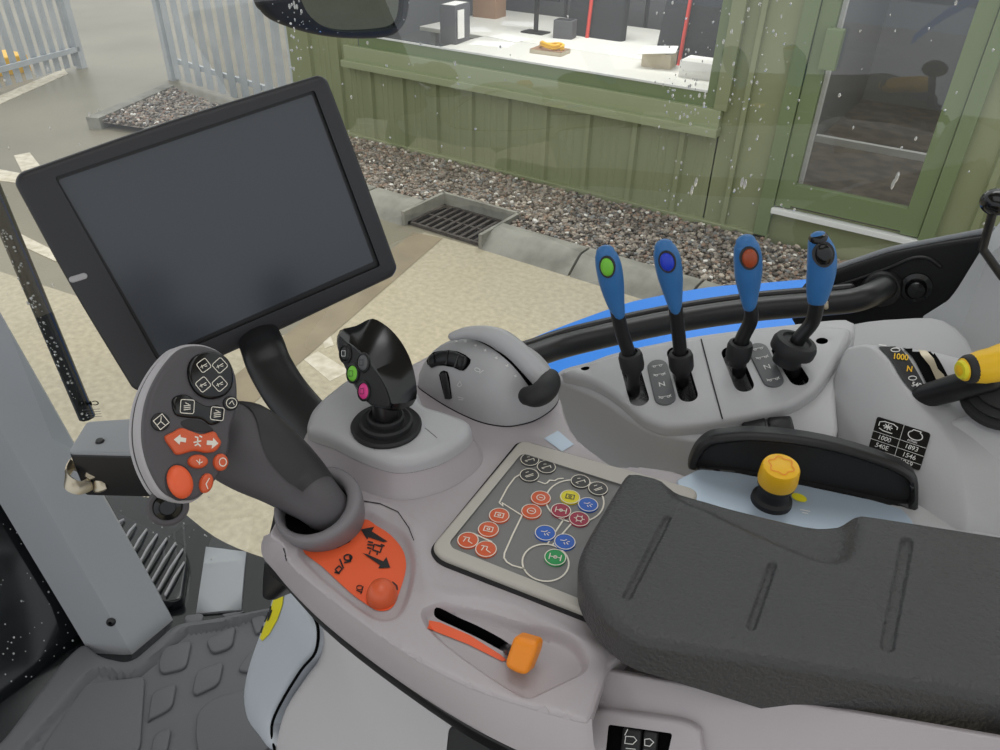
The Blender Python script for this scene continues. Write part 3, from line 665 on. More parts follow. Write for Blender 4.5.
# =================================================================== CAB: shell
CF = -1.15
fe = catmull([onz(x, y, CF) for x, y in [(40, 476), (100, 489), (135, 495), (172, 505), (215, 537), (262, 557), (330, 574), (420, 590)]], 4, False)
fv = [Vector((-1.4, -.7, CF)), Vector((.4, -.7, CF)), Vector((.4, fe[-1].y, CF))]+fe[::-1]+[Vector((-1.4, fe[0].y, CF))]
tag(mk('floor', fv+[p-Vector((0, 0, .06)) for p in fv], [tuple(range(len(fv)))]+[(i, i+len(fv), (i+1) % len(fv)+len(fv), (i+1) % len(fv)) for i in range(len(fv))], 'glasblk'), kind='structure')
# left dark panel below windscreen
# front pillar
zb, zt = CF+.0, -.25
B = [onz(96, 648, zb), onz(128, 656, zb), onz(173, 620, zb)]
dirp = (ony(-12, 292, .44)-B[2]); dirp = dirp/dirp.z
def up_to(p, z): return p+dirp*(z-zb)
sec = [B[0]+Vector((-.02, .01, 0)), B[0]+Vector((0, -.012, 0)), B[1]+Vector((-.008, -.003, 0)), B[1]+Vector((.003, .006, 0)), B[2], B[2]+Vector((-.035, .012, 0)), B[0]+Vector((-.05, .10, 0))]
pr = [[up_to(p, z)+Vector((w_, 0, 0)) for p in sec] for z, w_ in ((zb, 0), (-.8, -.0), (-.5, -.005), (.3, -.02))]
pil = loft('pillar_front', pr, 'pillar', sharp=25); tag(pil, kind='structure')
wp = Plane(B[0]+Vector((-.03, 0, 0)), Vector((0, 1, 0)).cross(dirp), (0, 1, 0))
if wp.N.x < 0: wp = Plane(wp.O, -wp.N, (0, 1, 0))
vu = wp.uvp(wp.O+dirp*.50); vl = vu[1]
tag(field('front_lower_panel', wp, [(-.9, -.0*vl), (.1, 0), (.1, vl), (-.9, vl)], 'glasblk', r=.004, depth=.02, step=.2), 'gloss black wet panel left of the grey front pillar', 'panel')
pbv = tree(pil)
h_, n_ = cast(pbv, 111, 622)
if h_: 
    sc_ = thing('trim_screw', 'small black screw near the foot of the front pillar', 'screw', h_)
    lathe('head', h_, n_, [(.001, .004), (.005, .0038), (.0075, .002), (.008, -.001)], 'black', sc_, n=16); lathe('socket', h_+n_*.0041, n_, [(.0005, .0003), (.003, .0002), (.003, -.001)], 'hole', sc_, n=6)
# floor mat
ML = HZ(CF+.02)
mo = [onz(x, y, CF+.02) for x, y in [(-60, 790), (0, 742), (60, 662), (84, 640), (98, 655), (130, 662), (176, 622), (215, 617), (270, 606), (330, 600), (520, 700), (600, 900), (-60, 960)]]
mo = [(p.x, p.y) for p in mo]
rim = [(p.x, p.y) for p in [onz(x, y, CF+.02) for x, y in [(-50, 830), (60, 706), (92, 668), (134, 675), (184, 628), (215, 624), (270, 611), (330, 606), (510, 706), (590, 900), (-50, 940)]]]
def hmat(c, d): return -.012*sstep(sdf(c, fillet(rim, .02)), -.004, .006)
mt_ = field('floor_mat', ML, fillet(mo, .02), 'mat', r=.008, depth=.018, step=.012, h=hmat, grid=.006); tag(mt_, 'grey rubber floor mat with raised pads beside the seat', 'floor mat')
pads = [[(184, 615), (205, 613), (200, 627), (185, 624)], [(205, 640), (236, 625), (232, 647), (212, 654)], [(158, 662), (164, 647), (192, 640), (186, 668), (160, 674)], [(192, 692), (196, 671), (224, 661), (219, 684), (196, 695)], [(147, 722), (152, 692), (177, 682), (172, 708), (150, 719)], [(221, 614), (246, 610), (240, 615), (224, 618)], [(236, 671), (250, 652), (262, 650), (256, 672)],
        [(150, 755), (154, 733), (172, 727), (166, 755)], [(40, 750), (86, 684), (145, 676), (140, 750), (80, 800)], [(195, 735), (197, 712), (214, 698), (244, 690), (266, 694), (270, 750), (200, 765)], [(250, 617), (266, 614), (268, 624), (256, 636)]]
MP = HZ(CF+.009)
for q in pads:
    uv = [(onz(x, y, CF+.013).x, onz(x, y, CF+.013).y) for x, y in q]
    field('raised_pad', MP.off(.005), fillet(uv, .012), 'mat', mt_, r=.003, depth=.006, step=.01)
# slatted vent in front of the band
vp = thing('floor_vent', 'black vent with pale grey slats behind the front pillar', 'vent', onz(150, 590, CF+.02))
VP = HZ(CF+.022)
vo = [(104, 505), (114, 510), (150, 528), (185, 545), (187, 562), (181, 600), (160, 603)]
field('housing', VP, fillet(VP.uvs(vo), .012), 'glasblk', vp, r=.004, depth=.02, step=.012)
sl = [((124, 521), (117, 528)), ((136, 526), (125.5, 542)), ((147, 531), (133.5, 554)), ((157.5, 536), (141, 564)), ((167, 540), (147, 574)), ((176, 544.5), (153, 583)), ((183, 551), (159, 592)), ((184.5, 564), (166, 597))]
for a, b in sl:
    A_, B_ = VP.p(*VP.uv(*a), .004), VP.p(*VP.uv(*b), .006); mid = (A_+B_)/2+VP.N*.003
    sweep('slat', [A_, mid, B_], [(.0016, .003), (.002, .0035), (.0022, .0035)], 'griprim', vp, n=8, up=VP.N)
kpx = [onz(x, y, CF+.004) for x, y in [(206, 547), (246, 552), (241, 610), (196, 614)]]  # pale plate added in place of a reflection on the glossy sill
tag(field('reflection_plate', HZ(CF+.006), [(p.x, p.y) for p in kpx], 'pillar', r=.001, depth=.006, step=.05), 'added grey plate imitating a reflection on the black sill right of the slatted vent', 'plate')
# cover box and clamp on the pillar
bx = thing('mount_box', 'black mounting box with grey top beside the front pillar', 'mounting box', ond(100, 470, 1.0))
tpz = ond(100, 440, .98).z; T4 = [onz(x, y, tpz) for x, y in [(68, 454), (87, 423), (150, 419), (146, 456)]]; TP = HZ(tpz)
dn = Vector((0, 0, -.075))
top = [(p.x, p.y) for p in T4]; field('body', TP, fillet(top, .006, 4), 'black', bx, r=.004, depth=.062, step=.02)
field('lid', TP.off(.0035), fillet([(p[0]*.985+np.mean([q[0] for q in top])*.015, p[1]*.985+np.mean([q[1] for q in top])*.015) for p in top], .006, 4), 'pillar', bx, r=.003, depth=.0045, step=.02)
hp = onz(100, 441.5, tpz+.0035); lathe('screw', hp, (0, 0, 1), [(.001, .003), (.004, .0025), (.005, 0)], 'black', bx, n=14)
cp = thing('pillar_clamp', 'bare metal clamp bracket holding the box to the pillar', 'clamp', ond(84, 482, 1.02))
q = [ond(x, y, dd) for x, y, dd in [(72, 464, 1.0), (67, 474, .99), (70, 484, .985), (80, 488, .985), (90, 484, .99)]]
sweep('strap', catmull(q, 4, False), [(.0022, .008)]*(len(catmull(q, 4, False))), 'steel', cp, n=10, up=cu)
lathe('bolt', ond(91, 474, .99), -ray(91, 474), [(.001, .006), (.006, .006), (.0075, .003), (.0075, -.03)], 'steel', cp, n=6)
sweep('bracket', [ond(72, 462, 1.01), ond(84, 468, 1.0), ond(97, 478, .99), ond(100, 490, .99)], [(.003, .008)]*4, 'steel', cp, n=8, up=cu)

# =================================================================== CAB: rear right corner
# black quarter panel
QP = Plane(ond(880, 290, 1.03), Vector((.12, -1, .18)), (1, 0, 0))
qo = [(790, 318), (795, 300), (803, 288), (820, 278), (837, 270.5), (865, 261), (892, 252.5), (940, 243), (1010, 232), (1010, 330), (921, 330), (890, 334), (840, 336), (800, 334)]
qp = thing('quarter_panel', 'black corner panel with a bolt behind the fourth lever', 'panel', QP.hit(880, 335))
M['blackp'] = mat('dull black panel', (13, 13, 15), .5, spec=.3)
field('body', QP, fillet(QP.uvs(qo), .006), 'blackp', qp, r=.006, depth=.03, step=.012)
rb = [(832, 287), (860, 278), (890, 267), (912, 258), (928, 258), (940, 266)]
sweep('rib', catmull([QP.p(*QP.uv(*p), .002) for p in rb], 5, False), [.0022]*26, 'black', qp, n=8)
bo = QP.hit(916, 287); lathe('bolt', bo, QP.N, [(.002, .020), (.009, .019), (.0115, .014), (.0115, .004), (.017, .003), (.018, -.002)], 'blackg', qp, n=24)
lathe('rail_socket', QP.hit(882, 288), QP.N, [(.012, .012), (.02, .010), (.024, -.002)], 'blackm', qp, n=24)
sealp = [(826, 273), (837, 269), (865, 259.5), (892, 251), (940, 241.5), (995, 231)]
sweep('rubber_seal', catmull([QP.p(*QP.uv(*p), -.01) for p in sealp], 4, False), [(.003, .004)]*21, 'pillar', qp, n=8)
# tubular rail
hr = [(500, 366, .86), (530, 357, .88), (560, 347, .90), (600, 337, .91), (650, 326, .93), (700, 317, .95), (760, 309, .965), (820, 304, .98), (850, 301, .985), (868, 296, .99), (884, 288, 1.01)]
hv = catmull([ond(*q) for q in hr], 6, False)
ht = thing('tubular_rail', 'black tubular rail running behind the four levers', 'rail', hv[30])
sweep('tube', hv, [.0145]*len(hv), 'black', ht, n=20)
hv2 = catmull([ond(x, y-13, d+.03) for x, y, d in hr[:-2]], 6, False); sweep('upper_tube', hv2, [.006]*len(hv2), 'black', ht, n=12)
sweep('clip', [ond(826, 303, .962), ond(826, 307, .962)], [.003, .003], 'steel', ht, n=10)
# rear pillar
RP = Plane(ond(975, 300, .93), Vector((-.05, -1, .25)), (1, 0, 0))
rp = thing('pillar_rear', None, None, RP.hit(960, 355)); tag(rp, kind='structure')
E1 = [(1000, 222), (988, 238), (971, 266), (947, 302), (921, 319)]
E2 = [(1010, 240), (991, 254), (980, 280), (972, 302), (953, 353)]
e1 = catmull([RP.p(*RP.uv(x, y), -.02) for x, y in E1], 5, False); e2 = catmull([RP.p(*RP.uv(x, y), .012) for x, y in E2], 5, False); e3 = [p+Vector((.16, .02, 0)) for p in e2]; e0 = [p+Vector((.03, .1, 0)) for p in e1]
loft('pillar_trim', [e0, e1, e2, e3], 'bpillar', rp, caps=False, closed=False, sharp=20)
bt = [RP.p(*RP.uv(x, y), h) for x, y, h in [(921, 319, -.02), (928, 337, .0), (953, 353, .012)]]
lowp = [p+Vector((0, 0, -.12)) for p in (e1[-1], e2[-1], e3[-1])]
loft('lower_trim', [[e1[-1], e2[-1], e3[-1]], lowp], 'bpillar', rp, caps=False, closed=False, sharp=20)
kb = thing('black_knob', 'round black knob on a thin stem by the rear pillar', 'knob', ond(998, 222, .84))
kc = ond(997, 202, .84); lathe('ball', kc, (0, 0, 1), [(.0142*math.sin(a), -.0142*math.cos(a)*.85) for a in [k*PI/12+.02 for k in range(12)]]+[(.001, .0121)], 'blackg', kb, n=24); sweep('stem', [kc+Vector((0, 0, -.01)), kc+Vector((.004, .012, -.05)), kc+Vector((.03, .03, -.08))], [.004]*3, 'black', kb, n=12)

# =================================================================== CAB: right-hand console with the levers
row = Vector((.1255, .064, .030)).normalized(); tr = Vector((.42, -.885, -.20)); tr = (tr-row*tr.dot(row)).normalized(); SN = tr.cross(row)*-1
if SN.z < 0: SN = -SN
SP = Plane(onz(640, 400, -.42), SN, row)
LP = SP.off(-.014)          # the ledge the lever plate stands on
rcs = thing('side_console', 'grey side console carrying the lever plate below the window', 'console', SP.hit(700, 430))
led = [(552, 379), (562, 368), (590, 360), (620, 350), (700, 334), (800, 322), (846, 318), (856, 326), (852, 346), (842, 366), (836, 395), (836, 440), (800, 452), (716, 452), (694, 441), (652, 432), (630, 420), (596, 397), (562, 383)]
field('body', LP, catmull(LP.uvs(led), 3), ['shell2'], rcs, r=.005, depth=.22, step=.012, taper=-.004)
plate_px = [(561, 371), (580, 364.5), (620, 352), (656, 343), (700, 336.5), (760, 328), (800, 325.5), (840, 325.5), (851, 330), (849, 338), (838, 358), (824, 379), (810, 393), (786, 406), (760, 413), (723, 420.5), (700, 424), (672, 425.5), (656, 423), (640, 416), (626, 404), (610, 391), (590, 380), (572, 375)]
field('shaded_corner', LP.off(-.035), catmull(LP.off(-.035).uvs([(800, 340), (850, 322), (900, 316), (945, 318), (975, 350), (960, 400), (850, 400), (815, 380)]), 3), 'shellshade', rcs, r=.008, depth=.15, step=.01)  # same console plastic, with the shade of this corner painted as darker grey
slots = [((630, 366), (639, 398), 10), ((676, 352), (688, 394), 10), ((731, 352), (744, 384), 10.2), ((781, 350), (799, 378), 10)]
suv = []
for a, b, w_ in slots:
    ua, ub = SP.uv(*a), SP.uv(*b); wu = abs(SP.uv(b[0]+w_, b[1])[0]-ub[0]); suv.append(capsule(ua, ub, wu))
screwh = [ell(SP.uv(585, 367.5), .0045, .003), ell(SP.uv(822, 340), .0055, .0045)]
field('lever_plate', SP, catmull(SP.uvs(plate_px), 4), ['shell2', 'hole'], rcs, holes=suv+screwh, r=.006, depth=.0145, step=.008, hole_depth=.013, hole_mat=1, hr=.0012)
lines('seam', SP, [([SP.uv(701, 339), SP.uv(711, 377), SP.uv(722.5, 419.5)], False)], .0013, 'gap', rcs, lift=.0005)
field('plate_shade', LP.off(.001), [(p[0], p[1]) for p in catmull(LP.uvs([(x+(2 if x > 700 else -1), y+3.5) for x, y in plate_px]), 4)], 'shellshade', rcs, r=.001, depth=.004, step=.02)  # shade below the lever plate, painted as a darker shifted outline
def gate(a, b, w_, label):
    ua, ub = Vector(SP.uv(*a)), Vector(SP.uv(*b)); wu = abs(SP.uv(b[0]+w_, b[1])[0]-ub[0]); g = field('gate_plate', SP.off(.0012), capsule(ua, ub, wu), 'plategrey', rcs, r=.0008, depth=.003, step=.004); g['label'] = label
    dr_ = (ub-ua).normalized(); sd = Vector((-dr_.y, dr_.x)); 
    if sd.x < 0: sd = -sd
    G = SP.off(.0013); L = (ub-ua).length; P = []
    for k, (t, ty) in enumerate([(-.02, 0), (.28, 1), (1.0, 2)]):
        c = ua+dr_*(L*t); P.append(([c-sd*.0055, c+sd*.0055], False)); P.append((ell(c-sd*.003+dr_*.0012, .0011, .0011, n=8), True)); P.append((ell(c+sd*.003+dr_*.0012, .0011, .0011, n=8), True))
        if ty != 0: P.append(([c-sd*.006-dr_*.0015, c-sd*.0042, c-sd*.006+dr_*.0015], False)); P.append(([c+sd*.006-dr_*.0015, c+sd*.0042, c+sd*.006+dr_*.0015], False))
    lines('marking', G, P, .0006, 'white', rcs); text('lettering', 'N', G, ua+dr_*(L*.62), sd, .0085, 'white', rcs, bold=.01)
gate((657.5, 367), (665, 397.5), 10.8, 'grey gate plate marked N between the green and blue levers'); gate((758, 350), (773, 380), 10.8, 'grey gate plate marked N between the orange and black levers')
for a, l in (((753, 423), 'left'), ((780, 425), 'right')):
    c = LP.uv(*a); field('blank_switch', LP.off(.006), fillet([(c[0]-.0105, c[1]-.012), (c[0]+.0105, c[1]-.012), (c[0]+.0105, c[1]+.006), (c[0]-.0105, c[1]+.006)], .003), 'black', rcs, r=.002, depth=.008, step=.006)

rh = Vector((row.x, row.y, 0)).normalized(); perp = Vector((rh.y, -rh.x, 0))       # towards the seat
def lever(label, base, path, hands, boot, btn, btnmat, extra=None):
    B = SP.p(*SP.uv(*base), -.005); t = thing('hydraulic_lever', label, 'lever', B, 'hydraulic levers on the lever plate'); Q = Plane(B+perp*.0, perp+Vector((0, 0, .0)), rh)
    sp = [Q.hit(*p) for p in path]; sp = catmull(sp, 5, False); sweep('shaft', [B-(sp[0]-B)*0]+sp if (sp[0]-B).length > .01 else sp, [.0066]*(len(sp)+(1 if (sp[0]-B).length > .01 else 0)), 'black', t, n=14)
    b0 = Q.hit(*boot[0]); ax = (Q.hit(*boot[1])-b0).normalized(); r = boot[2]
    lathe('boot', b0, ax, ([(r*.62, -.018), (r*.66, -.006), (r*.98, -.0045), (r, -.003), (r, .0035),] if r > .015 else [(r*.62, -.017), (r*.72, -.012), (r*.92, -.0105), (r, -.007), (r, .004),])+[ (r*.9, .0075), (r*.66, .0085), (r*.6, .006), (.006, .006)], 'blackm', t, n=24)
    hp_ = catmull([tuple(Q.hit(x, y))+(w_,) for x, y, w_ in hands], 4, False); pth = [Vector(q[:3]) for q in hp_]
    rad = []
    for q, p in zip(hp_, pth): s = q[3]*p.dot(cf)/FPX/2; rad.append((s, max(s*.82, .0075)))
    hd = sweep('handle', pth, rad, 'leverblue', t, n=20, up=perp)
    bv = tree(hd); h, n = cast(bv, *btn[:2])
    if h is not None:
        s = h.dot(cf)/FPX; up_ = (pth[-1]-pth[-4]).normalized()
        lathe('button_ring', h-n*.001, n, [(btn[3]*s*1.22, -.003), (btn[3]*s*1.22, .0012), (btn[3]*s*1.02, .0012)], 'gripdark', hd, n=24, squash=btn[2]/btn[3], U=up_)
        blob('button', h+n*.0002, n, up_, btn[3]*s, btn[2]*s, .0032, btnmat, hd)
    if extra: extra(t, pth, rad)
    return t
k = 3.3333
def cz(pts): return [(560+p[0]/k, 220+p[1]/k)+tuple(v/k for v in p[2:]) for p in pts]
lever('blue lever with a lime green button, first on the lever plate', (633, 388), cz([(245, 500), (228, 440), (205, 370), (190, 300)]),
      cz([(196, 312, 42), (184, 270, 62), (172, 210, 82), (162, 155, 86), (154, 122, 76), (152, 111, 66)]), (cz([(237, 466)])[0], cz([(224, 400)])[0], .0116), (*cz([(157, 157)])[0], 6.6, 9.6), 'green')
lever('blue lever with a royal blue button, second on the lever plate', (682, 378), cz([(405, 500), (400, 430), (393, 360), (385, 290)]),
      cz([(385, 295, 42), (378, 250, 60), (368, 190, 82), (358, 135, 88), (350, 102, 78), (347, 91, 66)]), (cz([(403, 466)])[0], cz([(398, 400)])[0], .0118), (*cz([(357, 140)])[0], 7.0, 9.8), 'blueb')
lever('blue lever with an orange button, third on the lever plate', (739, 368), cz([(600, 450), (606, 400), (632, 345), (638, 310), (632, 275)]),
      cz([(632, 284, 46), (630, 240, 66), (628, 185, 88), (626, 130, 92), (621, 90, 82), (619, 76, 68)]), (cz([(598, 432)])[0], cz([(610, 370)])[0], .0118), (*cz([(632, 128)])[0], 7.6, 10.2), 'brownb')
def capx(t, pth, rad):
    ax = (pth[-1]-pth[-4]).normalized(); lathe('top_button', pth[-1]+ax*.006, ax, [(.0078, -.006), (.0078, -.003), (.0066, -.001), (.004, 0), (.0008, .0002)], 'blackg', t, n=22)
lever('blue lever with a black button and black top, fourth on the plate', (794, 368), cz([(780, 440), (793, 400), (838, 345), (852, 300), (856, 262)]),
      cz([(858, 262, 66), (864, 220, 84), (872, 165, 94), (872, 115, 92), (864, 78, 74), (862, 66, 66)]), (cz([(778, 424)])[0], cz([(806, 370)])[0], .0205), (*cz([(880, 115)])[0], 8.4, 11.2), 'blackg', capx)

# ---- PTO housing right of the plate
PF = Plane(ond(900, 420, .74), Vector((-.30, -.70, .62)), Vector((1, .25, .05)))
pf_px = [(842, 347), (851, 343), (866, 341.5), (878, 350), (892, 370), (905, 388), (925, 408), (944, 428), (958, 452), (962, 480), (960, 540), (880, 540), (838, 470), (831, 430), (828, 384), (834, 362)]
pto = thing('pto_housing', 'grey arched housing with a black speed chart and yellow lever', 'lever housing', PF.hit(900, 500))
fuv = catmull(PF.uvs(pf_px), 4); E_ = Vector((.105, .030, .010)); base3 = [PF.p(*p) for p in fuv]
# the arched body: face outline pushed sideways, rounded at its front edge
ctr = sum(base3, Vector())/len(base3)
vmax = max(q[1] for q in fuv); vmin = min(q[1] for q in fuv)
def pring(t, ins, dn_): return [p+(ctr-p).normalized()*ins-PF.N*dn_+E_*t+Vector((0, 0, -.026*max(0, t-.35)**1.6*max(0, (q[1]-vmin)/(vmax-vmin)))) for p, q in zip(base3, fuv)]
rings = [pring(0, .007, 0), pring(.02, .002, .0025), pring(.05, 0, .007), pring(.25, 0, .0085), pring(.5, 0, .010), pring(.75, 0, .0115), pring(.92, 0, .013), pring(1.0, .003, .014), pring(1.04, .009, .016)]
bd = loft('body', rings, 'shell2', pto, sharp=60); pbv = tree(bd)
band = [(868, 342), (880, 341.5), (893, 343.5), (903, 352), (913, 366), (921, 380), (926, 392), (923, 396.5), (914, 394), (902, 381), (890, 361), (878, 348)]
wrap_fill('scale_band', pbv, catmull(band, 3), 'blackm', pto, lift=.001)
slot = [(897, 343), (910, 340.5), (922, 343), (934, 354), (945, 372), (951, 388), (949, 399), (938, 399), (930, 391), (922, 376), (912, 358)]
wrap_fill('lever_slot', pbv, catmull(slot, 3), 'hole', pto, lift=.0012)
br = [(915, 346), (924, 350), (933, 360), (937, 370), (943, 376), (948, 388), (943, 388), (935, 380), (929, 367), (920, 356)]
wrap_fill('slot_brush', pbv, br, 'steel', pto, lift=.002)
def wrap_text(name, t, bv, c, right, size, mats, parent, lift=.0016):
    cu_ = bpy.data.curves.new('t', 'FONT'); cu_.body = t; cu_.size = size; cu_.align_x = 'CENTER'; cu_.align_y = 'CENTER'; cu_.offset = .02*size
    o = bpy.data.objects.new('t', cu_); COL.objects.link(o); dg = bpy.context.evaluated_depsgraph_get(); dg.update()
    me = bpy.data.meshes.new_from_object(o.evaluated_get(dg)); bpy.data.objects.remove(o); R = Vector(right).normalized(); Q = Vector((-R.y, R.x)); v = []
    for p in me.vertices:
        q = Vector(c)+R*p.co.x-Q*p.co.y; h, n = cast(bv, q.x, q.y)
        if h is None: h, n = cast(bv, *c)
        v.append(h+n*lift)
    return mk(name, v, [tuple(p.vertices) for p in me.polygons], mats, parent, smooth=False)
wrap_text('lettering', '1000', pbv, (900, 358), (1, .12), 8, 'yellowh', pto); wrap_text('lettering', 'N', pbv, (909, 370), (1, .15), 8, 'yellow', pto); wrap_text('lettering', '540', pbv, (916, 386), (1, .2), 6.5, 'white', pto)
for q in ([(878, 346), (886, 347)], False), (ell((895, 351), 4.5, 1.8), True), (ell((912, 379), 4, 2), True): wrap_lines('marking', pbv, [q], .8, 'white', pto, lift=.0016)
# step block below the slot
SB = Plane(ond(955, 430, .742), Vector((-.1, -.75, .66)), (1, .1, 0))
so = [(940, 418), (968, 414), (1010, 398), (1010, 540), (955, 480), (950, 440)]
field('lower_body', SB, fillet(SB.uvs([(928, 440), (943, 420), (968, 415), (1015, 405), (1015, 560), (940, 540), (925, 480)]), .006), 'shell2', pto, r=.006, depth=.08, step=.012)
tag(field('rear_shelf', HZ(-.432), [(p.x, p.y) for p in [onz(x, y, -.432) for x, y in [(880, 478), (925, 474), (1020, 502), (1020, 640), (880, 640)]]], 'shell2', r=.004, depth=.06, step=.02), 'flat grey shelf behind the armrest pad at the right edge', 'shelf')
# speed chart
tlx, trx, brx, blx = (877.5, 416.5), (931, 433.5), (918.5, 470.5), (867, 450)
bv2 = pbv
h0, n0 = cast(pbv, 900, 440); 
CP = Plane(h0+n0*.0012, n0, PF.U)
wid = Vector(CP.uv(*trx))-Vector(CP.uv(*tlx)); hei = Vector(CP.uv(*blx))-Vector(CP.uv(*tlx)); c00 = Vector(CP.uv(*tlx))
def C2(a, b): q = c00+wid*a+hei*b; return (q.x, q.y)
field('speed_chart', CP.off(.0006), fillet([C2(0, 0), C2(1, 0), C2(1, 1.06), C2(.02, 1.06)], .0025), 'blackg', pto, r=0, depth=.0012, step=.01)
CQ = CP.off(.0008); P = [([C2(.52, 0), C2(.52, 1.06)], False)]
for b in (.43, .66, .9): P.append(([C2(0, b), C2(1, b)], False))
lines('chart_rule', CQ, P, .0004, 'white', pto)
rdir = wid
for s, a, b in (('1000', .25, .545), ('540E', .25, .78), ('1893', .76, .545), ('1546', .76, .78), ('1969', .74, .985), ('n/min', .74, .36)):
    text('lettering', s, CQ, C2(a, b), rdir, .0056 if s != 'n/min' else .0036, 'white', pto, lift=.0003, bold=.008)
lines('marking', CQ, [([C2(.08, .24), C2(.08, .13), C2(.16, .08), C2(.34, .08), C2(.42, .13), C2(.42, .2)], False), ([C2(.1, .3), C2(.18, .34), C2(.36, .34)], False)]+[([C2(.25, .2), C2(.25+.09*math.cos(t), .2+.09*math.sin(t))], False) for t in [q*PI/4 for q in range(8)]], .0008, 'white', pto, lift=.0003)
lines('symbol', CQ, [([C2(.76+.13*math.cos(t), .19+.12*math.sin(t)) for t in [-1.0+q*5.1/14 for q in range(15)]]+[C2(.70, .05), C2(.84, .05)], True)], .0008, 'white', pto, lift=.0003)
# yellow handled lever
pl_t = thing('pto_lever', 'black lever with a yellow grip and pale button, far right', 'lever', cast(pbv, 935, 393)[0])
a0 = cast(pbv, 938, 398)[0]; D0 = a0.length
sweep('shaft', [a0-E_*.1, ond(950, 389, D0-.01), ond(972, 383, D0-.03), ond(990, 378, D0-.04)], [.0105, .0115, .0115, .011], 'black', pl_t, n=18)
gpth = [ond(972, 368.5, D0-.068), ond(982, 367, D0-.066), ond(995, 364.5, D0-.062), ond(1003, 361, D0-.058), ond(1030, 357, D0-.05)]
sweep('grip', gpth, [.0115, .0132, .0138, .0138, .0138], 'yellowh', pl_t, n=22)
bx_ = (gpth[0]-gpth[1]).normalized(); face_n = (bx_+(-gpth[0].normalized())*.35).normalized()
lathe('button_collar', gpth[0]-bx_*.002, face_n, [(.0116, 0), (.0113, .006), (.0098, .0085), (.0085, .0088)], 'blackm', pl_t, n=24)
lathe('button', gpth[0]-bx_*.002, face_n, [(.0078, .004), (.0078, .0105), (.0066, .0122), (.001, .0126)], 'sticker', pl_t, n=24)
gb = thing('lever_gaiter', 'black rubber gaiter below the yellow grip at the right edge', 'gaiter', ond(990, 410, .70))
ga = SB.N*.6+Vector((0, 0, .5)); lathe('bellows', SB.hit(1002, 398)-SB.N*.004, ga, [(.031, 0), (.031, .006), (.026, .008), (.029, .014), (.023, .017), (.025, .023), (.018, .027), (.014, .03)], 'blackm', gb, n=30)

# =================================================================== CAB: armrest console
KZ = -.43; K = HZ(KZ)
def kxy(px, py, z=KZ): p = onz(px, py, z); return (p.x, p.y)
LOWZ = KZ-.030
edge = [(261, 555), (275, 571), (314, 613), (368, 657), (445, 711), (500, 742), (545, 760)]
crease_px = [(270, 531), (277, 540), (284, 548), (289, 563), (330, 598), (400, 649), (464, 684), (520, 704), (562, 716), (584, 721)]
out_px = [kxy(*p) for p in crease_px]+[kxy(589, 719), kxy(592, 714), kxy(596, 703), kxy(601, 688), kxy(606, 674), kxy(611, 664), kxy(640, 640), kxy(720, 560), kxy(700, 505), kxy(688, 476), kxy(640, 466), kxy(616, 466), kxy(600, 457), kxy(577, 438), kxy(566, 418), kxy(560, 398), kxy(545, 372, KZ), kxy(500, 350), kxy(440, 352), kxy(400, 370), kxy(350, 390), kxy(318, 425), kxy(310, 455), kxy(303, 480), kxy(290, 500)]
decal_px = [(302, 549), (330, 532), (362, 519), (376, 526), (390, 535), (402, 549), (406, 562), (405, 575), (399, 594), (394, 606), (387, 611), (377, 611), (365, 604), (350, 593), (322, 567)]
decal = catmull([kxy(*p) for p in decal_px], 3)
dec_out = [kxy(*p) for p in [(298, 548), (330, 528), (364, 512), (384, 520), (405, 535), (414, 556), (414, 575), (408, 600), (398, 616), (380, 620), (360, 610), (340, 594), (312, 570)]]
pocket = [kxy(*p) for p in [(420, 610), (436, 603), (483, 611), (530, 626), (574, 637), (594, 668), (528, 700), (508, 689), (470, 664), (440, 641), (424, 624)]]
slot_s = [kxy(*p, KZ-.007) for p in [(434, 614), (440, 612), (462, 619), (484, 629), (508, 643), (509, 651), (500, 650), (478, 638), (455, 627), (438, 619)]]
ridge = [Vector(kxy(*p)) for p in [(362, 502), (395, 508), (412, 528), (420, 560), (428, 588), (445, 596), (483, 598), (515, 606), (545, 622), (600, 650)]]
def hshell(c, d):
    h = np.zeros(len(c))
    h -= .0055*sstep(sdf(c, catmull(dec_out, 3)), -.0015, .0045)
    h -= .007*sstep(sdf(c, fillet(pocket, .012)), -.001, .0042)
    h += .003*np.exp(-(segdist(c, ridge, False)/.006)**2)
    return h*sstep(d, .0, .006)
smore = []
for q_ in (fillet(pocket, .012), catmull(dec_out, 3)):
    q_ = [Vector(p[:2]) for p in resample([Vector(p[:2]) for p in q_], .0028)]
    if area(q_) < 0: q_.reverse()
    for o_ in (-.0055, -.0042, -.003, -.0018, -.0006, .0006, .0016): smore += [tuple(p+n*o_) for p, n in zip(q_, normals2(q_))]
sm_ = np.array(smore); oo_ = [Vector(p[:2]) for p in catmull(out_px, 3)]; sm_ = sm_[(sdf(sm_, oo_) > .003)]; smore = [tuple(p) for p in sm_]
con = thing('armrest_console', 'light grey armrest console carrying the controls, keypad and orange slider', 'console', onz(420, 600, KZ-.1))
shell = field('upper_shell', K, catmull(out_px, 3), ['shell', 'hole'], con, holes=[catmull(slot_s, 3)], r=.0025, depth=.02, step=.006, h=hshell, grid=.0034, more=smore, taper=0, hole_depth=.02, hole_mat=1)
def nsamp(P, n):
    P = [Vector(p) for p in P]; L = [0]
    for a, b in zip(P[:-1], P[1:]): L.append(L[-1]+(b-a).length)
    out = []
    for k_ in range(n):
        t = L[-1]*k_/(n-1); i = min(max(next((q for q in range(1, len(L)) if L[q] >= t-1e-9), len(L)-1), 1), len(P)-1); out.append(P[i-1].lerp(P[i], (t-L[i-1])/(L[i]-L[i-1]+1e-12)))
    return out
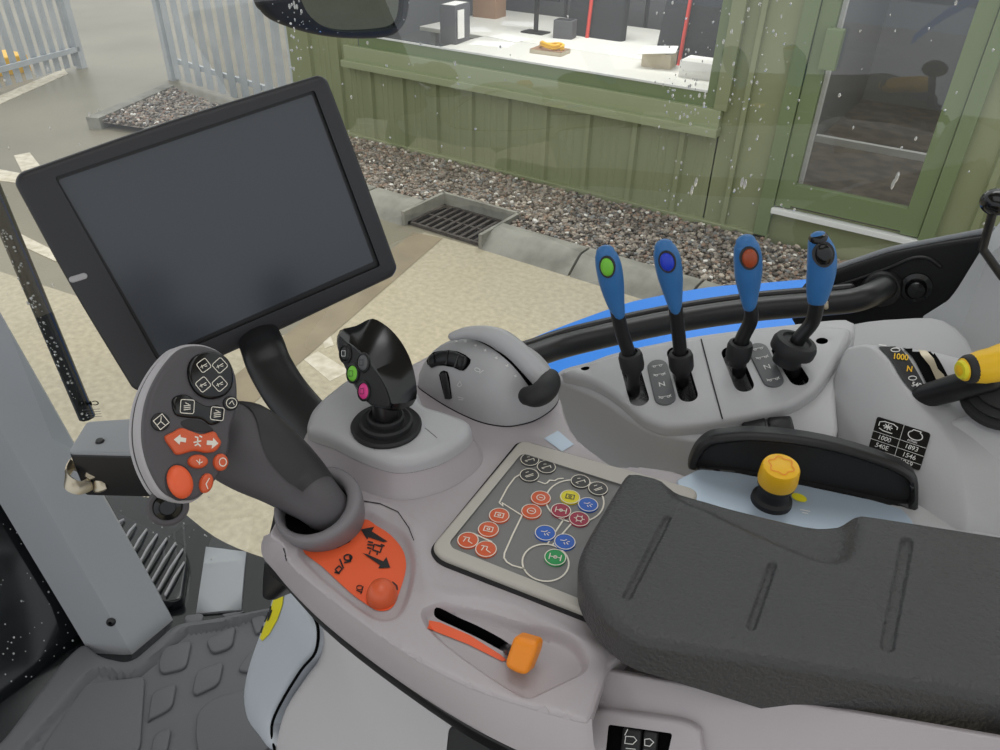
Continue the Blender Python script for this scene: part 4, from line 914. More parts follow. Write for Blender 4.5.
cA = nsamp(catmull([onz(x, y, KZ)-Vector((0, 0, .0022)) for x, y in [(270, 531), (277, 540), (284, 548), (289, 563), (330, 598), (400, 649), (464, 684), (520, 704), (562, 716), (584, 721), (592, 716)]], 5, False), 70)
cB = nsamp(catmull([onz(x, y, LOWZ) for x, y in [(262, 541), (261, 549), (264, 559), (275, 571), (314, 613), (368, 657), (445, 711), (500, 742), (545, 762), (580, 775), (600, 770)]], 5, False), 70)
cM = [a.lerp(b, .5)+Vector((-.0008, -.0016, .0016)) for a, b in zip(cA, cB)]; inw = [((a-b)*.6) for a, b in zip(cA, cB)]; inw = [Vector((v_.x, v_.y, 0)) for v_ in inw]
loft('side_band', [[p+w_*.3+Vector((0, 0, -.002)) for p, w_ in zip(cA, inw)], cA, cM, [b+(a-b)*.06 for a, b in zip(cA, cB)], cB, [p+w_*.5-Vector((0, 0, .004)) for p, w_ in zip(cB, inw)]], 'shell', con, caps=False, closed=False, sharp=50)
sbv = tree(shell)
lines('crease_seam', K, [], .001, 'gap', con) if False else None
wrap_lines('seam', sbv, [([(289, 548), (286, 549), (290, 563), (330, 597.5), (400, 648.5), (464, 683.5), (520, 703.5), (556, 714)], False)], .9, 'white', con, lift=.0006) if False else None
wrap_lines('seam', sbv, [([(361, 501), (380, 504), (398, 512), (409, 528), (414, 541)], False), ([(284, 548), (287, 561)], False)], .9, 'gap', con, lift=.0006)
field('inner_deck', K.off(-.024), [kxy(*p) for p in [(585, 640), (598, 680), (640, 686), (800, 712), (880, 700), (860, 600), (700, 560)]], 'shell', con, r=0, depth=.01, step=.05)
# dark under-trim
LB = K.off(-.0325); ut = [kxy(x+3, y+1, LOWZ) for x, y in edge[:-1]]+[kxy(545, 730), kxy(560, 690), kxy(600, 600), kxy(600, 500), kxy(440, 440), kxy(330, 470), kxy(296, 520)]
field('under_trim', LB, catmull(ut, 3), 'black', con, r=.002, depth=.020, step=.012, taper=-.004)
# orange lever decal and its symbols
dz = Plane((0, 0, KZ-.0049), (0, 0, 1)); dz_uv = lambda x, y: dz.uv(x, y)
od = wrap_fill('speed_decal', sbv, [tuple(p)[:2] for p in catmull(decal_px, 3)], 'orange', con, lift=.0007, step=4)
dbv = tree(od)
D5 = 3.125
def dp(pts): return [(240+x/D5, 480+y/D5) for x, y in pts]
wrap_fill('arrow_marking', sbv, dp([(378, 158), (420, 150), (412, 164), (462, 196), (448, 198), (402, 182), (398, 190)]), 'blackm', con, lift=.0014, step=3)
wrap_fill('arrow_marking', sbv, dp([(383, 232), (398, 236), (448, 258), (458, 244), (470, 278), (432, 280), (438, 270)]), 'blackm', con, lift=.0014, step=3)
wrap_lines('marking', sbv, [(dp([(420, 205), (445, 212), (438, 230), (415, 222)]), True), (dp([(398, 205), (418, 208)]), False), (dp([(400, 196), (416, 200)]), False), (dp([(440, 205), (452, 210)]), False), (dp([(408, 224), (404, 236)]), False), (dp([(430, 230), (428, 238)]), False), (dp([(398, 215), (412, 218)]), False)], 1.5, 'blackm', con, lift=.0014)
wrap_lines('marking', sbv, [(dp(ell((338, 246), 12, 9)), True), (dp([(326, 262), (346, 258), (344, 240)]), False), (dp([(312, 250), (324, 280)]), False), (dp([(296, 292), (312, 296)]), False), (dp([(298, 284), (310, 272), (320, 282), (308, 294)]), True)], 1.6, 'blackm', con, lift=.0014)
wrap_lines('marking', sbv, [(dp(ell((374, 340), 9, 7)), True), (dp([(364, 348), (382, 356)]), False), (dp([(386, 336), (378, 360)]), False)], .9, 'gap', con, lift=.0014)
wrap_lines('marking', sbv, [(dp([(403, 358), (406, 378), (422, 392), (446, 398), (466, 394)]), False), (dp([(476, 322), (490, 334), (492, 348)]), False)], 1.5, 'blackm', con, lift=.0014)
# slider strip
wrap_fill('slider_strip', sbv, [(429, 621), (440, 623), (470, 636), (500, 655), (507, 661), (502, 662), (468, 645), (432, 631), (427, 629)], 'orange', con, lift=.0008, step=3)
wrap_fill('paper_label', sbv, [(544, 439), (558, 431), (574, 445), (562, 452)], 'plate', con, lift=.0006, step=3)
# orange rotary knob
kn = thing('rotary_knob', 'small round orange knob on the orange decal', 'knob', onz(382, 597, KZ-.005))
kb_ = ROOTPOS[kn.name]; pr_ = [(.0112, 0), (.0110, .003), (.0100, .007), (.0085, .0105), (.006, .013), (.003, .0141), (.0005, .0144)]
lathe('dome', kb_, (0, 0, 1), pr_, 'orangeb', kn, n=28); s_ = Plane(kb_+Vector((0, 0, .013)), (0, 0, 1), (.6, -.5, 0))
pass
# amber slider tab
sl_t = thing('slider_tab', 'amber slider tab standing at the right end of the orange strip', 'slider', onz(518, 668, KZ-.008))
AP = Plane(onz(517, 657, KZ+.012), Vector((.1, -.80, .60)), Vector((1, .1, 0)))
field('tab', AP, fillet(AP.uvs([(513, 636), (537, 643), (535, 654), (526, 676), (517, 675), (503, 667)]), .004, 5), 'amber', sl_t, r=.004, depth=.014, step=.004)
sweep('stem', [onz(505, 648, KZ-.02), onz(512, 652, KZ+.004)], [.004, .004], 'black', sl_t, n=10)

# ---- keypad
kt = thing('keypad', 'grey keypad with coloured round buttons and a white tractor outline', 'keypad', onz(510, 530, KZ))
D6 = 4.1667
def kp(pts): return [(420+x/D6, 430+y/D6) for x, y in pts]
kout = [(519, 441), (527, 440.5), (700, 489), (640, 634), (440, 556), (431.5, 545)]
kin = [(522, 452), (690, 505), (646, 624), (452, 547), (449.5, 541)]
KF = K.off(.0055); kf = lambda q: [KF.uv(*p) for p in q]
field('seam_gasket', K.off(.0012), fillet(kf([(517, 438.5), (528, 438), (704, 487.5), (640, 638), (437, 559), (428.5, 546)]), .012), 'gap', kt, r=.0005, depth=.004, step=.03)
field('frame', KF, fillet(kf(kout), [.006, .006, .01, .01, .006, .009]), ['frame', 'face'], kt, holes=[fillet(kf(kin), .006)], r=.003, depth=.006, step=.006, hole_depth=.0032, hole_mat=1, hr=.001)
KP = KF.off(-.0031); ku = lambda x, y: KP.uv(420+x/D6, 430+y/D6)
kbtn = [('plate', 'greyk', 457, 128, 'arm', 'grey button at the top corner of the keypad'), ('plate', 'greyk', 526, 158, 'arm', 'second grey button along the top of the keypad'), ('plate', 'greyk', 455, 192, 'lift', 'grey button on the nose of the drawn tractor'), ('plate', 'greyk', 668, 218, 'arm', 'grey button on the rim of the large wheel'), ('plate', 'greyk', 741, 248, 'lift', 'grey button nearest the armrest pad'),
        (0, 'orangeb', 503, 287, 'ring', 'orange button beside the large wheel'), (0, 'orangeb', 464, 343, 'ring', 'orange button at the drawn cab corner'), (0, 'orangeb', 330, 360, 'box', 'orange button, highest of the lower four'), (0, 'orangeb', 285, 418, 'box', 'orange button, second of the lower four'), (0, 'orangeb', 200, 463, 'plough', 'orange button in the left corner of the keypad'), (0, 'orangeb', 275, 500, 'plough', 'orange button, lowest of the lower four'),
        (0, 'kyellow', 625, 283, 'box', 'yellow button inside the large wheel'), (0, 'kblue', 700, 315, 'spray', 'blue button inside the large wheel'), (0, 'kmaroon', 587, 340, 'axle', 'maroon button, left one'), (0, 'kmaroon', 663, 375, 'gear', 'maroon button, right one'), (0, 'kblue', 522, 433, 'spray', 'blue button, left one above the small wheel'), (0, 'kblue', 603, 470, 'spray', 'blue button, right one above the small wheel'), (0, 'kgreen', 563, 535, 'axle', 'green button inside the small wheel')]
M['greyk'] = mat('charcoal keypad print', (66, 66, 66), .5); M['kyellow'] = mat('yellow keypad print', (228, 214, 40), .45); M['kblue'] = mat('blue keypad print', (44, 98, 190), .45); M['kmaroon'] = mat('maroon keypad print', (160, 44, 70), .45); M['kgreen'] = mat('green keypad print', (30, 150, 80), .45); M['cream'] = mat('cream print', (232, 226, 212), .55)
br_ = .0084
for _, m_, x, y, ic, lab in kbtn:
    c = Vector(ku(x, y)); b = thing_b = field('button', KP.off(.0012), ell(c, br_, br_, n=28), m_, kt, r=.0009, depth=.0016, step=.004, nr=3); b['label'] = lab
    lines('button_ring', KP.off(.0013), [(ell(c, br_*.93, br_*.93, n=28), True)], .0007, 'cream', b, lift=.0002)
    lines('symbol', KP.off(.0013), icon(ic, c, br_*.72, .35), .00075, 'cream' if m_ != 'kyellow' else 'greyk', b, lift=.0003)
kl_ = lambda pts: [ku(*p) for p in pts]
P = [(kl_([(420, 185), (395, 200), (365, 240), (330, 305)]), False), (kl_([(330, 305), (345, 318), (343, 306), (425, 358), (385, 440), (352, 515), (350, 535), (362, 552), (385, 566), (437, 580)]), False), (kl_([(490, 215), (520, 226), (530, 222), (540, 211), (562, 213), (575, 205), (598, 203)]), False),
     (kl_(ell((645, 298), 121, 88, .1, 40)), True), (kl_(ell((523, 555), 97, 77, .1, 36)), True), (kl_([(600, 372), (530, 478)]), False), (kl_([(634, 388), (553, 480)]), False), (kl_([(220, 432), (300, 468)]), False), (kl_([(640, 212), (700, 215), (712, 222), (708, 232)]), False)]
lines('tractor_marking', KP, P, .0013, 'cream', kt, lift=.0006)

# ---- joystick pod
JZ = -.395; JP = HZ(JZ)
jp_px = [(306, 424), (309, 411), (316, 401), (331, 388), (352, 374), (385, 368), (415, 386), (424, 402), (442, 408), (464, 416), (471, 422), (470, 431), (458, 441), (440, 451), (420, 457), (404, 459.5), (386, 458), (358, 448), (331, 435), (313, 429)]
jt = thing('joystick_pod', 'grey rounded pod under the black joystick', 'joystick base', onz(385, 430, KZ))
field('top_shell', JP, catmull(JP.uvs(jp_px), 4), 'shell2', jt, r=.009, depth=.014, step=.007, taper=.0005, nr=6)
JQ = JP.off(-.0142); field('seam_gasket', JQ.off(.0005), catmull([(p[0]*.997-.001, p[1]*.997+.001) for p in JP.uvs(jp_px)], 4), 'gap', jt, r=0, depth=.001, step=.02)
field('lower_shell', JQ, catmull(JP.uvs(jp_px), 4), 'shell', jt, r=.0008, depth=.0205, step=.008, taper=.010)
lines('seam', JP.off(-.0002), [([JP.uv(378, 443), JP.uv(374, 450)], False), ([JP.uv(425, 428), JP.uv(437, 438)], False)], .0005, 'gap', jt)
# ---- joystick
D7 = 4.41
def jx(pts): return [(290+x/D7, 310+y/D7) for x, y in pts]
jb = onz(386.5, 427, JZ)
js = thing('joystick', 'black joystick with lime, pink and grey buttons on a ribbed boot', 'joystick', jb)
lathe('boot', jb, (0, 0, 1), [(.0295, 0), (.0300, .0025), (.0285, .0045), (.0245, .0035), (.0225, .0035), (.0225, .0075), (.0205, .009), (.017, .008), (.0155, .008), (.0155, .012), (.014, .0135), (.011, .0125), (.0105, .0125), (.010, .017), (.009, .018), (.008, .03)], 'blackm', js, n=40)
Jc = jb+Vector((0, 0, .045)); toc = -Vector(Jc).normalized()
rt = cx.copy(); fn = (toc*.80-rt*.60).normalized()
FPn = Plane(jb+Vector((0, 0, .03))+toc*.012-rt*.006, fn, rt)
face_px = jx([(212, 108), (240, 132), (300, 180), (352, 232), (398, 296), (430, 356), (448, 430), (400, 432), (345, 410), (300, 352), (258, 280), (225, 215), (210, 160)])
dv = (FPn.p(0, 0)*0); 
back = ond(*jx([(520, 330)])[0], FPn.hit(*jx([(430, 330)])[0]).length+.020)-FPn.hit(*jx([(430, 330)])[0])
fpts = [FPn.p(*p) for p in catmull(FPn.uvs(face_px), 4)]
topx = jx([(215, 92), (290, 70), (345, 42), (380, 42), (440, 82), (490, 140), (530, 215), (553, 300), (560, 372), (545, 415), (500, 438), (440, 440), (380, 432), (300, 350), (250, 250), (215, 150)])
BP = Plane(FPn.O+back, (fn*.8+toc*.3).normalized(), rt)
bpts = catmull(BP.uvs(topx), 4)
# side surface: bridge face outline to the rear outline by angle around their centres
def by_angle(plane, uv, n=56):
    P_ = resample([Vector(p[:2]) for p in uv], .001); c_ = sum(P_, Vector((0, 0)))/len(P_); out = []
    an = [math.atan2((p-c_).y, (p-c_).x) for p in P_]
    for k_ in range(n):
        a_ = -PI+2*PI*k_/n; i = min(range(len(P_)), key=lambda q: abs((an[q]-a_+PI) % (2*PI)-PI)); out.append(P_[i])
    return [plane.p(p.x, p.y) for p in out], plane.p(c_.x, c_.y)
r1, c1 = by_angle(FPn, catmull(FPn.uvs(face_px), 4)); r2, c2 = by_angle(BP, bpts)
mid = [(a*.5+b*.5) for a, b in zip(r1, r2)]; cm = (c1+c2)/2
rings = [[c1+(p-c1)*.05+fn*.0003 for p in r1], [c1+(p-c1)*.93+fn*.0 for p in r1], r1, [c1+(p-c1)*1.02-fn*.0015 for p in r1], [p+(p-cm)*.06 for p in mid], r2, [c2+(p-c2)*.9-fn*.004 for p in r2], [c2+(p-c2)*.5-fn*.007 for p in r2], [c2+(p-c2)*.05-fn*.008 for p in r2]]
hd = loft('head', rings, 'blackg', js, sharp=28)
jbv = tree(hd)
FQ = FPn.off(.0004); field('button_face', FQ, catmull([tuple(Vector(p[:2])*.94+Vector(FPn.uvp(c1))*.06) for p in FPn.uvs(face_px)], 3), 'blackm', js, r=.0006, depth=.0012, step=.006)
for (x, y), m_, lab in (((246, 192), 'black', 'black button with a white square mark'), ((324, 232), 'plategrey', 'grey button'), ((278, 280), 'green', 'lime green button'), ((327, 358), 'pink', 'pink button')):
    c = FQ.p(*FQ.uv(*jx([(x, y)])[0])); U_ = FPn.V*-1
    b = blob('button', c, fn, U_, .0068, .0056, .0024, m_, js); b['label'] = lab
    lathe('button_ring', c, fn, [(.0084, -.001), (.0084, .0010), (.0070, .0014), (.0068, .0008)], 'black', b, n=26, squash=.82, U=U_)
    pq = Plane(c+fn*.0027, fn, U_); lines('marking', pq, [([(-.0022, -.002), (.0022, -.002), (.0022, .002), (-.0022, .002)], True)], .0004, 'white' if m_ == 'black' else 'gap', b, lift=.0002)
sweep('stem', [jb+Vector((0, 0, .012)), jb+Vector((.0, .0, .03)), c2*.5+c1*.5-Vector((0, 0, .014))], [.011, .0105, .012], 'black', js, n=18)

# ---- throttle pod (domed)
D1 = 5
def tx(pts): return [(400+x/D1, 300+y/D1) for x, y in pts]
tbase = tx([(88, 425), (130, 462), (200, 508), (270, 548), (340, 582), (400, 605), (460, 620), (530, 628), (590, 622), (660, 604), (720, 574), (770, 534), (795, 490)])
TZ = -.4282; TPn = HZ(TZ)
bu = [Vector(TPn.uv(*p)) for p in tbase]
a_, b_ = bu[0], bu[-1]; ax = (b_-a_).normalized(); nn_ = Vector((-ax.y, ax.x)); 
fr_d = max(abs((p-a_).dot(nn_)) for p in bu)
back_u = [b_-ax*((b_-a_).length*(.5-.5*math.cos(t)))+nn_*(.040*math.sin(t)) for t in [PI*k/10 for k in range(1, 10)]]
if (back_u[4]-bu[6]).length < (a_-bu[6]).length*.3: back_u = [2*(p.dot(ax)*ax)-p for p in back_u]
ol = catmull([tuple(p) for p in bu]+[tuple(p) for p in back_u], 3)
Lh = (b_-a_).length/2; cmid = (a_+b_)/2; HT = .062
def hdome(c, d):
    P_ = np.asarray(c)-np.array(tuple(cmid)); s = P_@np.array(tuple(ax)); w_ = P_@np.array(tuple(nn_)); 
    prof = np.sqrt(np.clip(1-(s/(Lh*1.02))**2, 0, 1)); dm = fr_d*.98; dist = np.clip(d/np.maximum(dm*prof*.9, .006), 0, 1)
    return HT*prof**.75*np.sqrt(np.clip(1-(1-dist)**2.0, 0, 1))
tp_t = thing('throttle_pod', 'grey domed throttle pod with two thumbwheels and a curved lever', 'throttle', TPn.p(cmid.x, cmid.y))
field('seam_gasket', TPn.off(-.0004), ol, 'gap', tp_t, r=0, depth=.0014, step=.01)
dome = field('dome', TPn, [tuple(Vector(p[:2])*.996+cmid*.004) for p in ol], 'shell2', tp_t, r=0, depth=.002, step=.005, h=hdome, grid=.0035, sharp=70)
tbv = tree(dome)
w1 = tx([(135, 305), (148, 280), (170, 262), (205, 255), (245, 252), (290, 258), (330, 276), (355, 298), (352, 318), (335, 342), (318, 354), (300, 352), (270, 338), (220, 328), (160, 330), (140, 324)])
w2 = tx([(197, 375), (205, 358), (222, 352), (240, 360), (248, 385), (262, 490), (248, 496), (226, 494), (212, 440)])
wrap_lines('wheel_surround', tbv, [(w1, True)], 2.2, 'shell2', tp_t, lift=.0015); wrap_fill('wheel_slot', tbv, w1, 'hole', tp_t, lift=.0006, step=2); wrap_fill('wheel_slot', tbv, w2, 'hole', tp_t, lift=.0006, step=2)
def roller(name, pxs, r, m_, w_):
    pts = [cast(tbv, *p) for p in tx(pxs)]; pts = [h+n*.0012 for h, n in pts if h is not None]; 
    if len(pts) > 1: sweep(name, catmull(pts, 4, False), [(r, r*.45)]*len(catmull(pts, 4, False)), m_, tp_t, n=12, up=cast(tbv, *tx(pxs)[0])[1])
roller('thumbwheel', [(160, 308), (210, 290), (265, 292), (322, 318)], .0066, 'black', 0); roller('thumbwheel', [(222, 372), (234, 430), (242, 484)], .0042, 'black', 0)
for q in ([(186, 270), (190, 322)], [(258, 262), (244, 325)], [(305, 285), (285, 340)]): wrap_lines('ridge', tbv, [(tx(q), False)], 1.0, 'blackg', tp_t, lift=.0045)
for q in [(tx([(205, 292), (218, 286), (214, 300)]), False), (tx(ell((390, 350), 14, 8, .4)), True), (tx([(400, 366), (420, 352)]), False), (tx([(290, 425), (304, 405), (312, 425), (300, 434)]), True), (tx([(292, 482), (322, 490)]), False), (tx([(296, 496), (320, 497)]), False)]: wrap_lines('symbol', tbv, [q], .8, 'white', tp_t, lift=.0012)
tk = []
for x, y in [(285, 208), (330, 210), (380, 230), (428, 254), (483, 292), (535, 330), (575, 380)]: tk += [(tx([(x-8, y-2), (x+6, y+4)]), False), (tx([(x-3, y+6), (x+4, y-6)]), False)]
wrap_lines('scale_marking', tbv, tk, .9, 'white', tp_t, lift=.0012)
def arc3(pxs, lift, dd=0):
    out = []
    for p in tx(pxs):
        h, n = cast(tbv, *p); out.append((h+n*lift) if h is not None else None)
    return out
gro = [(245, 186), (300, 178), (350, 185), (410, 204), (470, 238), (530, 284), (585, 338), (630, 395), (655, 430)]
g3 = arc3(gro, .0006); g3 = [p for p in g3 if p is not None]
if len(g3) > 2: sweep('lever_groove', catmull(g3, 4, False), [.0022]*len(catmull(g3, 4, False)), 'hole', tp_t, n=10)
base_d = cast(tbv, *tx([(480, 250)])[0])[0]; bd_ = base_d.length if base_d else .64
rid = [(262, 182), (330, 165), (400, 166), (460, 180), (520, 208), (580, 254), (640, 312), (690, 366), (720, 402)]
rr_ = catmull([ond(*p, bd_+.006-.0022*i) for i, p in enumerate(tx(rid))], 4, False)
nr_ = len(rr_); sweep('lever_arch', rr_, [(.004+.0065*min(1, i/nr_*2.2), .004+.006*min(1, i/nr_*2.2)) for i in range(nr_)], 'shell2', tp_t, n=16)
le = [ond(*p, dd) for p, dd in zip(tx([(640, 480), (680, 478), (720, 455), (745, 420), (752, 392)]), [bd_-.030, bd_-.032, bd_-.030, bd_-.020, bd_-.010])]
lec = catmull(le, 4, False); sweep('lever_tip', lec, [.0075+.0035*math.sin(PI*(.12+.8*i/len(lec))) for i in range(len(lec))], 'blackm', tp_t, n=18)

# =================================================================== multi-function grip
D4 = 4.1667
def gx(pts): return [(100+x/D4, 320+y/D4) for x, y in pts]
GO = ond(187, 425, .56); gn = (-GO.normalized()*.90+cx*.62+cu*.12).normalized(); GP = Plane(GO, gn, cx)
gt = thing('control_grip', 'grey multi-function grip with black and orange buttons on a thick neck', 'control grip', onz(318, 520, -.42))
gface = gx([(345, 112), (395, 101), (450, 105), (510, 130), (550, 170), (573, 230), (580, 300), (575, 380), (552, 450), (545, 530), (530, 590), (495, 660), (450, 715), (420, 742), (385, 756), (330, 752), (270, 720), (225, 650), (195, 570), (182, 490), (185, 400), (205, 310), (245, 225), (295, 155)])
fu = catmull(GP.uvs(gface), 4); gc = sum([Vector(p[:2]) for p in fu], Vector((0, 0)))/len(fu)
def sc_uv(s): return [tuple(gc+(Vector(p[:2])-gc)*s) for p in fu]
field('head_face', GP, sc_uv(.985), 'grip', gt, r=.0035, depth=.006, step=.006, nr=5)
field('head_rim', GP.off(-.0045), sc_uv(1.02), 'griprim', gt, r=.003, depth=.010, step=.006, nr=4)
field('rim_groove', GP.off(-.0142), sc_uv(1.0), 'gripdark', gt, r=.0005, depth=.004, step=.008)
field('head_back', GP.off(-.0178), sc_uv(1.02), 'griprim', gt, r=.003, depth=.012, step=.006, taper=-.007)
def gbtn(name, pts, m_, r=.0012, hgt=.0025, label=None):
    o = field(name, GP.off(hgt), catmull(GP.uvs(gx(pts)), 4), m_, gt, r=r, depth=hgt+.001, step=.003, nr=3)
    if label: o['label'] = label
    return o
gbtn('button_cluster', [(362, 215), (378, 165), (420, 138), (480, 136), (528, 165), (549, 220), (545, 280), (512, 318), (460, 331), (410, 315), (375, 272)], 'blackg', .002, .003, 'gloss black four-way button cluster')
gbtn('button_strip', [(298, 340), (318, 316), (360, 312), (400, 338), (448, 360), (492, 355), (516, 388), (500, 425), (460, 438), (420, 414), (362, 408), (312, 394)], 'blackg', .002, .002, 'gloss black two-button strip')
gbtn('button', ell((543, 347), 32, 31, n=12), 'black', .001, .0015, 'small round black button at the right rim'); gbtn('button', ell((250, 425), 39, 38, n=12), 'black', .001, .0015, 'round black button at the left rim')
gbtn('direction_button', [(267, 490), (300, 468), (335, 450), (372, 462), (420, 476), (470, 465), (488, 488), (500, 512), (480, 545), (440, 554), (390, 546), (322, 562), (298, 540)], 'orangeb', .002, .003, 'orange button with two white arrows')
gbtn('button', ell((405, 590), 41, 29, n=14), 'orangeb', .002, .003, 'small orange button below the arrow button'); gbtn('button', ell((500, 593), 30, 36, n=14), 'orangeb', .002, .003, 'orange button at the lower right rim'); gbtn('button', ell((440, 680), 27, 42, .25, n=14), 'orangeb', .002, .003, 'narrow orange button at the bottom')
c = GP.hit(*gx([(330, 675)])[0]); ax_ = (GP.hit(*gx([(355, 740)])[0])-c); 
field('button_well', GP.off(.0004), catmull(GP.uvs(gx(ell((328, 676), 58, 78, -.15, n=14))), 3), 'gripdark', gt, r=.0004, depth=.001, step=.004)
b = blob('thumb_button', c+gn*.0006, gn, ax_, .0118, .0082, .006, 'orange', gt); b['label'] = 'large domed orange thumb button'
field('thumb_recess', GP.off(.0004), catmull(GP.uvs(gx([(335, 430), (360, 414), (420, 420), (460, 445), (470, 462), (420, 468), (360, 452)])), 3), 'gripdark', gt, r=.0003, depth=.001, step=.004)
def dia(c, s, rot): return [(c[0]+s*math.cos(rot+k*PI/2), c[1]+s*math.sin(rot+k*PI/2)) for k in range(4)]
P = []
for c, s, r_ in (((423, 192), 31, .15), ((490, 192), 33, .05), ((420, 271), 33, .1), ((489, 268), 33, .05)):
    q = fillet(dia(c, s*1.05, r_), 9, 3); P.append((GP.uvs(gx([tuple(x)[:2] for x in q])), True)); P.append((GP.uvs(gx([(c[0]-14, c[1]+8), (c[0]+13, c[1]-8)])), False)); P.append((GP.uvs(gx([(c[0]-10, c[1]-2), (c[0]-4, c[1]+12)])), False)); P.append((GP.uvs(gx([(c[0]+3, c[1]+4), (c[0]+14, c[1]+2)])), False))
lines('marking', GP.off(.003), P, .00055, 'cream', gt, lift=.0003)
P = []
for c, s, r_, in (((357, 362), 40, .85), ((482, 392), 38, .9)):
    q = fillet(dia(c, s, r_), 9, 3); P.append((GP.uvs(gx([tuple(x)[:2] for x in q])), True))
    for dy in (-6, 2, 10): P.append((GP.uvs(gx([(c[0]-15, c[1]+dy+4), (c[0]+14, c[1]+dy)])), False))
    P.append((GP.uvs(gx([(c[0]-8, c[1]-16), (c[0]+8, c[1]-8)])), False))
lines('marking', GP.off(.002), P, .00055, 'cream', gt, lift=.0003)
P = [(GP.uvs(gx(dia((250, 425), 33, .1))), True), (GP.uvs(gx([(250, 402), (248, 424), (232, 440)])), False), (GP.uvs(gx([(248, 424), (268, 440)])), False), (GP.uvs(gx(ell((543, 347), 22, 21, n=14))), True), (GP.uvs(gx([(532, 352), (545, 338), (554, 355)])), False)]
lines('marking', GP.off(.0015), P, .00055, 'cream', gt, lift=.0003)
AR = GP.off(.003)
fillshape('arrow_marking', AR, [GP.uvs(gx(q)) for q in ([(298, 500), (325, 478), (327, 490), (350, 494), (348, 512), (325, 508), (322, 522)], [(483, 516), (462, 492), (460, 505), (436, 503), (434, 522), (457, 523), (455, 538)])], 'cream', gt, lift=.0003)
lines('marking', AR, [(GP.uvs(gx(q)), cl) for q, cl in (([(385, 488), (400, 492)], False), ([(380, 512), (412, 505)], False), ([(404, 484), (416, 490)], False), ([(385, 525), (400, 518), (410, 528)], False), ([(398, 494), (396, 520)], False))], .0010, 'cream', gt, lift=.0003)
lines('marking', AR, [(GP.uvs(gx(q)), cl) for q, cl in (([(392, 585), (404, 598), (418, 592)], False), ([(406, 580), (404, 604)], False), (ell((502, 593), 15, 17, n=12), True), ([(446, 660), (432, 684), (440, 705)], False))], .0007, 'cream', gt, lift=.0003)
npx = [(214, 430, .628, .026, .022), (236, 441, .628, .0325, .028), (258, 455, .626, .0320, .028), (282, 471, .622, .028, .026), (303, 488, .617, .0235, .022), (318, 501, .608, .0195, .0195), (328, 511, .612, .018, .018)]
nv = catmull([tuple(ond(a, b2, d2))+(r1_, r2_) for a, b2, d2, r1_, r2_ in [tuple(q) for q in npx]], 4, False) if False else None
np_ = catmull([ond(q[0], q[1], q[2]) for q in npx], 4, False); ra_ = catmull([Vector((q[3], q[4], 0)) for q in npx], 4, False)
nk = sweep('neck', np_, [(r_.x, r_.y) for r_ in ra_], 'grip', gt, n=26, up=-GO); nbv = tree(nk)
def nx(pts): return [(220+x/4.69, 400+y/4.69) for x, y in pts]
rows_ = []; n_p = len(np_)
for i_ in range(1, n_p-5):
    t_ = (np_[i_+1]-np_[i_-1]).normalized(); b_ = ((-GO)-t_*(-GO).dot(t_)).normalized(); s_x = t_.cross(b_).normalized(); u_ = (i_-1)/(n_p-7)
    a0 = math.radians(165-85*math.sin(min(u_*1.25, 1)*PI/2)); a1 = math.radians(245); lift = .0011*min(1, 6*u_, 6*(1-u_))+.0002
    rows_.append([np_[i_]+s_x*((ra_[i_].x+lift)*math.cos(a0+(a1-a0)*k_/16))+b_*((ra_[i_].y+lift)*math.sin(a0+(a1-a0)*k_/16)) for k_ in range(17)])
loft('thumb_rest', rows_, 'gripdark', gt, caps=False, closed=False)
ca_ = ((np_[-8]-np_[-1]).normalized()*.75+Vector((0, 0, .65))).normalized(); cO = ond(317, 503, .606); ca_ = (-cO.normalized()*.62+Vector((0, 0, .45))+(np_[-8]-np_[-1]).normalized()*.35).normalized()
cu_a = (-cx-ca_*(-cx).dot(ca_)).normalized(); cv_a = ca_.cross(cu_a); rings = []
for r_, h_c, sh_ in [(.029, -.034, 0), (.0325, -.022, 0), (.0345, -.008, 0), (.0345, -.003, 0), (.0335, .0005, 0), (.0320, .0018, .0006), (.0285, .0014, .0026), (.0265, -.001, .0032), (.0255, -.012, .0032), (.025, -.02, .0032)]:
    rings.append([cO+ca_*h_c+cu_a*(sh_+r_*math.cos(2*PI*k_/44))+cv_a*(r_*math.sin(2*PI*k_/44)) for k_ in range(44)])
M['collar'] = mat('mid grey collar', (122, 119, 122), .5)
loft('collar', rings, 'collar', gt, sharp=50, caps=False)
lathe('collar_well', cO+cu_a*.0032, ca_, [(.0257, -.0125), (.02, -.0145), (.001, -.0145)], 'hole', gt, n=32)
bs = ond(168, 503, .575); bax = (ond(167, 513, .565)-bs).normalized()*.7+(-bs.normalized())*.6
lathe('bottom_switch', bs, bax, [(.0112, -.016), (.0112, .004), (.0135, .005), (.0138, .0085), (.0118, .0095), (.0095, .0085), (.0092, .006)], 'grip', gt, n=30)
lathe('switch_cap', bs, bax, [(.0093, .0062), (.0088, .0095), (.0055, .011), (.005, .0102), (.001, .0102)], 'blackg', gt, n=30)
wrap_fill('collar_opening', sbv, [(318, 548), (330, 543), (345, 536), (356, 527), (357, 534), (350, 543), (338, 549), (325, 551)], 'hole', con, lift=.0012, step=2)

